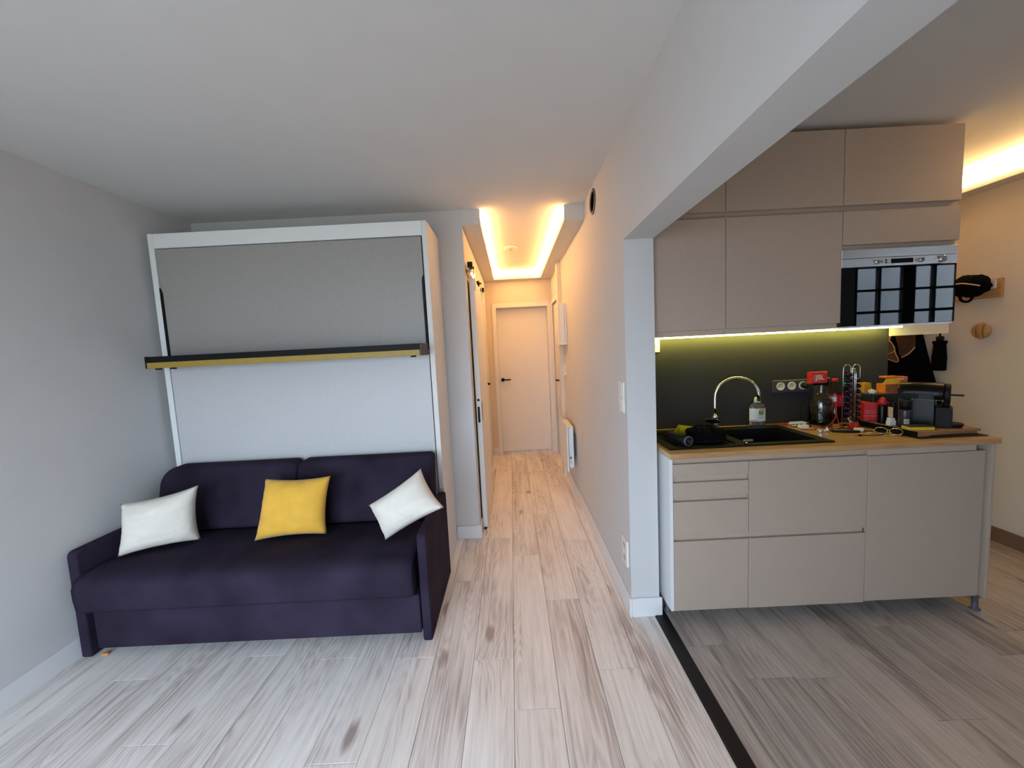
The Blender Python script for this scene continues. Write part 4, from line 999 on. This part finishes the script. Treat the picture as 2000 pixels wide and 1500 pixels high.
# rounded head, a half-cylinder lying along the machine
bm = bmesh.new(); arc = [(cy - hw, 1.100)] + [(cy - hw * math.cos(PI * i / 14), 1.132 + 0.056 * math.sin(PI * i / 14)) for i in range(15)] + [(cy + hw, 1.100)]
prism(bm, arc, 'X', 2.172, 2.368, 0.004, 2, smooth=True); obj('head', bm, 'blackgloss', t)
bm = bmesh.new(); arc = [(cy - 0.054, 1.085)] + [(cy - 0.054 * math.cos(PI * i / 14), 1.130 + 0.054 * math.sin(PI * i / 14)) for i in range(15)] + [(cy + 0.054, 1.085)]
prism(bm, arc, 'X', 2.3685, 2.395, 0.006, 3, smooth=True); obj('nose', bm, 'black', t)
bm = bmesh.new(); cyl(bm, (2.378, cy, 1.0625), (2.378, cy, 1.0845), 0.016, 16); obj('coffee_outlet', bm, 'black', t)
bm = bmesh.new(); prism(bm, rrect(2.3355, zt + 0.001, 2.406, 1.062, (0.003, 0.006, 0.020, 0.003), 4), 'Y', cy - 0.056, cy + 0.056, 0.012, 3); obj('front_column', bm, 'black', t)
bm = bmesh.new(); prism(bm, rrect(2.3715, cy - 0.012, 2.425, cy + 0.012, (0.002, 0.011, 0.011, 0.002), 5), 'Z', 1.120, 1.128, 0.003, 2)
for v in bm.verts:
    if v.co.x > 2.397: pass
bmesh.ops.translate(bm, verts=bm.verts, vec=(0.0245, 0, 0)); 
obj('lever', bm, 'black', t)
bm = bmesh.new(); lathe(bm, [(0.038, 0.0), (0.046, 0.010), (0.046, 0.018), (0.043, 0.020)], (2.402, cy, zt + 0.002), seg=26, sx=1.15); obj('drip_tray', bm, 'black', t)
# turned a little towards the room
t.rotation_euler.z = math.radians(-50); t.location.x = 2.25
bm = bmesh.new(); box(bm, 2.225, cy - hw - 0.0008, 1.098, 2.34, cy - hw - 0.0001, 1.1005); cyl(bm, (2.215, cy - hw - 0.0002, 1.10), (2.215, cy - hw - 0.002, 1.10), 0.004, 10); obj('side_mark', bm, 'greyplastic', t)
for ch in list(t.children):
    for v in ch.data.vertices: v.co.x *= 0.86

# ---- groceries on and behind the board
t = thing('sponge', 'yellow sponge with dark green scourer on the board front', 'sponge', (2.125, 2.018, zt), math.radians(-12))
bm = bmesh.new(); box(bm, -0.055, -0.030, 0.0005, 0.055, 0.030, 0.018, 0.003, 2); obj('foam', bm, 'spongeyellow', t, local=True)
bm = bmesh.new(); box(bm, -0.055, -0.030, 0.0182, 0.055, 0.030, 0.024, 0.002, 1); obj('scourer', bm, 'spongegreen', t, local=True)
t = thing('spray_can', 'dark spray can with barcode behind the yellow sponge', 'can', (2.117, 2.080, zt))
c = (2.117, 2.080, zt)
bm = bmesh.new(); lathe(bm, [(0.026, 0.0005), (0.026, 0.093), (0.024, 0.098)], c, seg=24); obj('can_body', bm, 'bluegrey', t)
bm = bmesh.new(); lathe(bm, [(0.0245, 0.0985), (0.0245, 0.142), (0.022, 0.146)], c, seg=24); obj('cap', bm, 'black', t)
bm = bmesh.new(); arc_label(bm, c[0], c[1], 0.0263, 1, 218, 265, zt + 0.022, zt + 0.048, 5); lb = obj('barcode_label', bm, 'label', t)
bm = bmesh.new()
for i in range(9): arc_label(bm, c[0], c[1], 0.0266, 1, 223 + i * 4.2, 223 + i * 4.2 + (2.6 if i % 3 else 1.4), zt + 0.027, zt + 0.045, 1)
obj('barcode', bm, 'print', lb)
t = thing('slim_box', 'slim black upright box with beige edge left of the spray can', 'box', (2.138, 2.145, zt))
obj('box_body', B(2.1240, 2.152, zt + 0.0005, 2.142, 2.178, zt + 0.126, 0.002, 1), 'black', t)
obj('beige_edge', B(2.118, 2.152, zt + 0.0005, 2.1238, 2.176, zt + 0.098), 'beige', t)
t = thing('plug_charger', 'white wall charger standing prongs up on the board', 'charger', (2.098, 2.138, zt))
bm = bmesh.new(); prism(bm, [(2.081, 0.9538), (2.117, 0.9538), (2.117, 0.978), (2.111, 0.984), (2.111, 0.996), (2.086, 0.996), (2.086, 0.984), (2.081, 0.978)], 'Y', 2.125, 2.150, 0.002, 1); obj('case', bm, 'white', t)
bm = bmesh.new()
for x in (2.092, 2.105): cyl(bm, (x, 2.1375, 0.996), (x, 2.1375, 1.013), 0.0022, 8, r2=0.0014)
obj('prong', bm, 'label', t)
t = thing('sauce_bottle', 'slim dark bottle with pointed red cap on the board', 'bottle', (2.112, 2.205, zt))
c = (2.112, 2.205, zt)
bm = bmesh.new(); lathe(bm, [(0.0185, 0.0005), (0.019, 0.004), (0.019, 0.100), (0.017, 0.106)], c, seg=20); obj('bottle_body', bm, 'blackgloss', t)
bm = bmesh.new(); lathe(bm, [(0.0195, 0.1065), (0.0195, 0.128), (0.012, 0.142), (0.004, 0.150)], c, seg=10); obj('cap', bm, 'cap', t)
t = thing('red_cup', 'red paper cup with white rim under the dark tray', 'cup', (2.225, 2.27, zt))
c = (2.222, 2.272, zt)
bm = bmesh.new(); lathe(bm, [(0.0, 0.0005), (0.028, 0.0005), (0.040, 0.107), (0.037, 0.107), (0.026, 0.004), (0.0, 0.004)], c, seg=26, cap=False); bmesh.ops.remove_doubles(bm, verts=bm.verts, dist=1e-6); bmesh.ops.recalc_face_normals(bm, faces=bm.faces); obj('cup_wall', bm, mat('dark_red_card', (150, 30, 42), 0.55), t)
bm = bmesh.new(); tube(bm, [(c[0] + 0.0395 * math.cos(a), c[1] + 0.0395 * math.sin(a), zt + 0.108) for a in [2 * PI * i / 26 for i in range(26)]], 0.0022, 6, closed=True); obj('rolled_rim', bm, 'label', t)
t = thing('coffee_pack', 'red coffee box with dark bean picture on the board', 'box', (2.118, 2.285, zt), math.radians(-24))
bm = bmesh.new(); box(bm, -0.040, -0.032, 0.0005, 0.040, 0.032, 0.110, 0.001, 1); pk = obj('carton', bm, 'redpack', t, local=True)
bm = bmesh.new(); box(bm, -0.0405, -0.033, 0.030, 0.0405, -0.0321, 0.034); box(bm, -0.034, -0.033, 0.048, 0.020, -0.0321, 0.052); box(bm, -0.034, -0.033, 0.060, 0.026, -0.0321, 0.064); obj('printed_line', bm, 'pink', pk, local=True)
bm = bmesh.new(); box(bm, 0.0401, -0.0318, 0.004, 0.0408, 0.0318, 0.108); sd = obj('bean_side', bm, 'beanpack', pk, local=True)
bm = bmesh.new()
for (y, z_) in ((-0.018, 0.082), (0.004, 0.074), (0.02, 0.088), (-0.006, 0.050), (0.018, 0.055)): blob(bm, (0.0411, y, z_), (0.0012, 0.009, 0.006), y * 90, 0.1, 10, 6, -1)
for v in bm.verts: pass
obj('bean_print', bm, 'cartonlow', pk, local=True)
t = thing('dark_tray', 'long dark box lying across the red cup and coffee box', 'box', (2.23, 2.315, zt + 0.1105))
zt2 = zt + 0.1115
obj('box_body', B(2.118, 2.268, zt2, 2.348, 2.352, zt2 + 0.044, 0.002, 1), 'tray', t)
obj('top_edge', B(2.118, 2.268, zt2 + 0.0442, 2.348, 2.352, zt2 + 0.0455), 'greyplastic', t)
zt3 = zt2 + 0.0458
t = thing('biscuit_box', 'open orange and yellow biscuit box on the dark tray', 'box', (2.265, 2.312, zt3))
bm = bmesh.new(); box(bm, 2.203, 2.285, zt3, 2.277, 2.342, zt3 + 0.055, 0.001, 1); bx = obj('carton', bm, 'orangebox', t)
obj('biscuit_print', B(2.205, 2.2842, zt3 + 0.003, 2.275, 2.2849, zt3 + 0.052), 'biscuit', bx)
obj('side_panel', B(2.2775, 2.284, zt3 + 0.026, 2.334, 2.342, zt3 + 0.094, 0.001, 1), 'coral', t)
obj('side_support', B(2.279, 2.287, zt3, 2.318, 2.340, zt3 + 0.0255), 'brownend', t)
obj('side_print', B(2.287, 2.2832, zt3 + 0.078, 2.312, 2.2839, zt3 + 0.086), 'label', t)
bm = bmesh.new(); prism(bm, [(2.178, zt3 + 0.058), (2.198, zt3 + 0.088), (2.277, zt3 + 0.090), (2.277, zt3 + 0.0555), (2.20, zt3 + 0.0555)], 'Y', 2.272, 2.276); obj('flap', bm, 'yellowbox', t)
bm = bmesh.new(); prism(bm, [(2.214, zt3 + 0.0905), (2.214, zt3 + 0.100), (2.30, zt3 + 0.098), (2.300, zt3 + 0.0945)], 'Y', 2.29, 2.338); obj('flap', bm, 'orangebox', t)
t = thing('clear_tumbler', 'brownish clear plastic tumbler beside the biscuit box', 'cup', (2.29, 2.235, zt))
bm = bmesh.new(); c = (2.262, 2.225, zt)
bm.free(); bpy.data.objects.remove(t)
bm = bmesh.new(); blob(bm, (2.140, 2.300, zt2 + 0.0585), (0.020, 0.016, 0.0125), 6.0, 0.5, 16, 10, zt2 + 0.0458)
tag(obj('crumpled_paper', bm, 'label'), 'crumpled white paper on the left end of the dark tray', 'paper')
t = thing('food_carton', 'tall yellow topped carton behind the capsule rack', 'carton', (2.205, 2.42, ZW))
obj('lower_pack', B(2.176, 2.395, ZW, 2.232, 2.450, 1.112, 0.001, 1), 'cartonlow', t)
bm = bmesh.new(); prism(bm, [(2.178, 1.1125), (2.230, 1.1125), (2.223, 1.163), (2.180, 1.163)], 'Y', 2.397, 2.448, 0.002, 1); obj('upper_pack', bm, 'carton', t)
t = thing('dark_bottle', 'dark bottle with green cap behind the capsule rack', 'bottle', (2.090, 2.425, ZW))
c = (2.092, 2.425, ZW)
bm = bmesh.new(); lathe(bm, [(0.027, 0.0), (0.029, 0.006), (0.029, 0.150), (0.020, 0.195), (0.013, 0.215), (0.013, 0.222)], c, seg=22); obj('bottle_body', bm, 'blackgloss', t)
bm = bmesh.new(); lathe(bm, [(0.0165, 0.2225), (0.0165, 0.246), (0.015, 0.250)], c, seg=18); obj('cap', bm, 'greencap', t)

# ================================================================== HALL WALL BEHIND THE KITCHEN
t = thing('coat_rack', 'short oak board coat rack on the hall wall', 'coat rack', (XH, 2.75, 1.66))
obj('board', B(XH - 0.022, 2.60, 1.665, XH, 3.40, 1.79, 0.003, 2), 'oakhook', t)
for y in (2.705, 2.946, 3.20):
    bm = bmesh.new(); tube(bm, [(XH - 0.022, y, 1.70), (XH - 0.07, y, 1.70), (XH - 0.085, y, 1.72)], 0.008, 10); obj('peg', bm, 'black', t)
t = thing('cap_hat', 'black cap hanging over the oak coat rack', 'hat', (XH - 0.105, 2.705, 1.67))
bm = bmesh.new(); blob(bm, (XH - 0.105, 2.705, 1.755), (0.062, 0.110, 0.072), 2.0, 0.16, 28, 18, -1); obj('crown', bm, 'softblack', t)
bm = bmesh.new(); tube(bm, smooth_path([(XH - 0.135, 2.66, 1.71), (XH - 0.135, 2.665, 1.67), (XH - 0.13, 2.69, 1.65), (XH - 0.135, 2.725, 1.66), (XH - 0.14, 2.74, 1.71)]), 0.008, 8); obj('strap', bm, 'softblack', t)
bm = bmesh.new(); tube(bm, smooth_path([(XH - 0.165, 2.78, 1.765), (XH - 0.176, 2.71, 1.775), (XH - 0.172, 2.66, 1.765), (XH - 0.15, 2.61, 1.745)]), 0.004, 6); obj('piping', bm, 'piping', t)
t = thing('note_card', 'small white printed card on the coat rack end', 'card', (XH - 0.04, 2.655, 1.72))
obj('card', B(XH - 0.030, 2.625, 1.725, XH - 0.0225, 2.685, 1.785), 'white', t)
bm = bmesh.new()
for i, w in enumerate((0.045, 0.040, 0.046, 0.034, 0.044)): box(bm, XH - 0.0308, 2.632, 1.772 - i * 0.0095, XH - 0.0301, 2.632 + w, 1.7745 - i * 0.0095)
obj('printed_line', bm, 'redprint', t)
t = thing('wall_hook', 'round grooved wooden knob hook on the hall wall', 'hook', (XH - 0.03, 2.685, 1.39))
c = Vector((XH, 2.685, 1.445))
for y0, y1 in ((-0.055, -0.024), (-0.016, 0.016), (0.024, 0.055)):
    bm = bmesh.new(); n = 24; pr = []
    zs = []
    for k in range(7):
        y = y0 + (y1 - y0) * k / 6; r = math.sqrt(max(0.0026 ** 2, 0.0555 ** 2 - y * y)); pr.append((r * (0.93 if k in (0, 6) else 1.0), y))
    lathe(bm, pr, (XH - 0.034, 2.685, 1.445), (0, 1, 0), 26)
    for v in bm.verts: v.co.x = XH - 0.034 + (v.co.x - (XH - 0.034)) * 0.42
    obj('segment', bm, 'oakhook', t)
bm = bmesh.new(); cyl(bm, (XH - 0.015, 2.685, 1.445), (XH - 0.0002, 2.685, 1.445), 0.03, 20); obj('mount', bm, 'oakhook', t)
t = thing('umbrella', 'short folded black umbrella hanging below the cabinet edge', 'umbrella', (XH - 0.05, 2.96, 1.15))
bm = bmesh.new(); lathe(bm, [(0.036, 0.0), (0.040, 0.006), (0.041, 0.10), (0.037, 0.15), (0.034, 0.19), (0.041, 0.218), (0.038, 0.222), (0.018, 0.226)], (XH - 0.046, 2.930, 1.160), seg=22); obj('canopy', bm, 'softblack', t)
bm = bmesh.new(); lathe(bm, [(0.016, 0.0), (0.022, 0.006), (0.022, 0.026), (0.012, 0.032)], (XH - 0.046, 2.930, 1.3865), seg=16); obj('handle', bm, 'black', t)
bm = bmesh.new(); tube(bm, [(XH - 0.046, 2.930, 1.418), (XH - 0.052, 2.938, 1.52), (XH - 0.06, 2.952, 1.72), (XH - 0.06, 2.940, 1.72), (XH - 0.044, 2.926, 1.52), (XH - 0.046, 2.930, 1.418)], 0.005, 6); obj('strap', bm, 'softblack', t)
# coat with a brown cap tucked over it
t = thing('coat', 'long black coat hanging behind the backsplash end', 'coat', (XH - 0.08, 3.2, 0.85))
bm = bmesh.new(); rows = []
for k in range(15):
    s = k / 14; zz = 1.66 - s * 0.80; half = 0.065 + 0.21 * s; row = []
    for i in range(28):
        a = 2 * PI * i / 28; fold = 1 + 0.10 * math.sin(5 * a + 2 * s) * s
        row.append(bm.verts.new((XH - 0.045 + min(0.042, (0.030 + 0.006 * s) * math.cos(a) * fold), 3.18 + half * math.sin(a) * fold, zz)))
    rows.append(row)
for k in range(14):
    for i in range(28): f = bm.faces.new((rows[k][i], rows[k][(i + 1) % 28], rows[k + 1][(i + 1) % 28], rows[k + 1][i])); f.smooth = True
bm.faces.new(rows[0]); bm.faces.new(rows[-1][::-1]); bmesh.ops.recalc_face_normals(bm, faces=bm.faces)
obj('cloth', bm, 'softblack', t)
bm = bmesh.new(); cyl(bm, (XH - 0.083, 3.165, 1.255), (XH - 0.092, 3.163, 1.255), 0.011, 14); obj('button', bm, 'black', t)
t = thing('brown_garment', 'brown garment flaps with pale piping hanging over the black coat', 'garment', (XH - 0.17, 3.24, 1.22))
def flap(pts, x):
    bm = bmesh.new(); f = bm.faces.new([bm.verts.new((x - 0.02 * math.sin((p[1] - 1.2) * 9), p[0], p[1])) for p in pts]); bmesh.ops.solidify(bm, geom=[f], thickness=0.006); bmesh.ops.recalc_face_normals(bm, faces=bm.faces); return bm
def rescale(pts, k=3.185 / 3.10): return [(y * k, 1.4826 + (z - 1.4826) * k) for y, z in pts]
P1 = rescale([(2.976, 1.443), (2.971, 1.342), (3.015, 1.295), (3.077, 1.262), (3.099, 1.294), (3.11, 1.368), (3.142, 1.45)])
P2 = rescale([(3.205, 1.415), (3.16, 1.385), (3.130, 1.350), (3.123, 1.294), (3.105, 1.245), (3.125, 1.224), (3.194, 1.247), (3.25, 1.26), (3.25, 1.42)])
P3 = rescale([(3.205, 1.415), (3.16, 1.385), (3.132, 1.343), (3.138, 1.306), (3.2, 1.285)])
obj('flap', flap(P1, XH - 0.083), 'scarf', t); obj('flap', flap(P2, XH - 0.083), 'scarf', t)
def pip(pts, x):
    bm = bmesh.new(); tube(bm, smooth_path([(x - 0.02 * math.sin((p[1] - 1.2) * 9), p[0], p[1]) for p in pts], 4), 0.004, 6); return bm
obj('piping', pip(P1[1:4], XH - 0.088), 'piping', t); obj('piping', pip(P2[2:7], XH - 0.088), 'piping', t); obj('piping', pip(P3, XH - 0.088), 'piping', t)
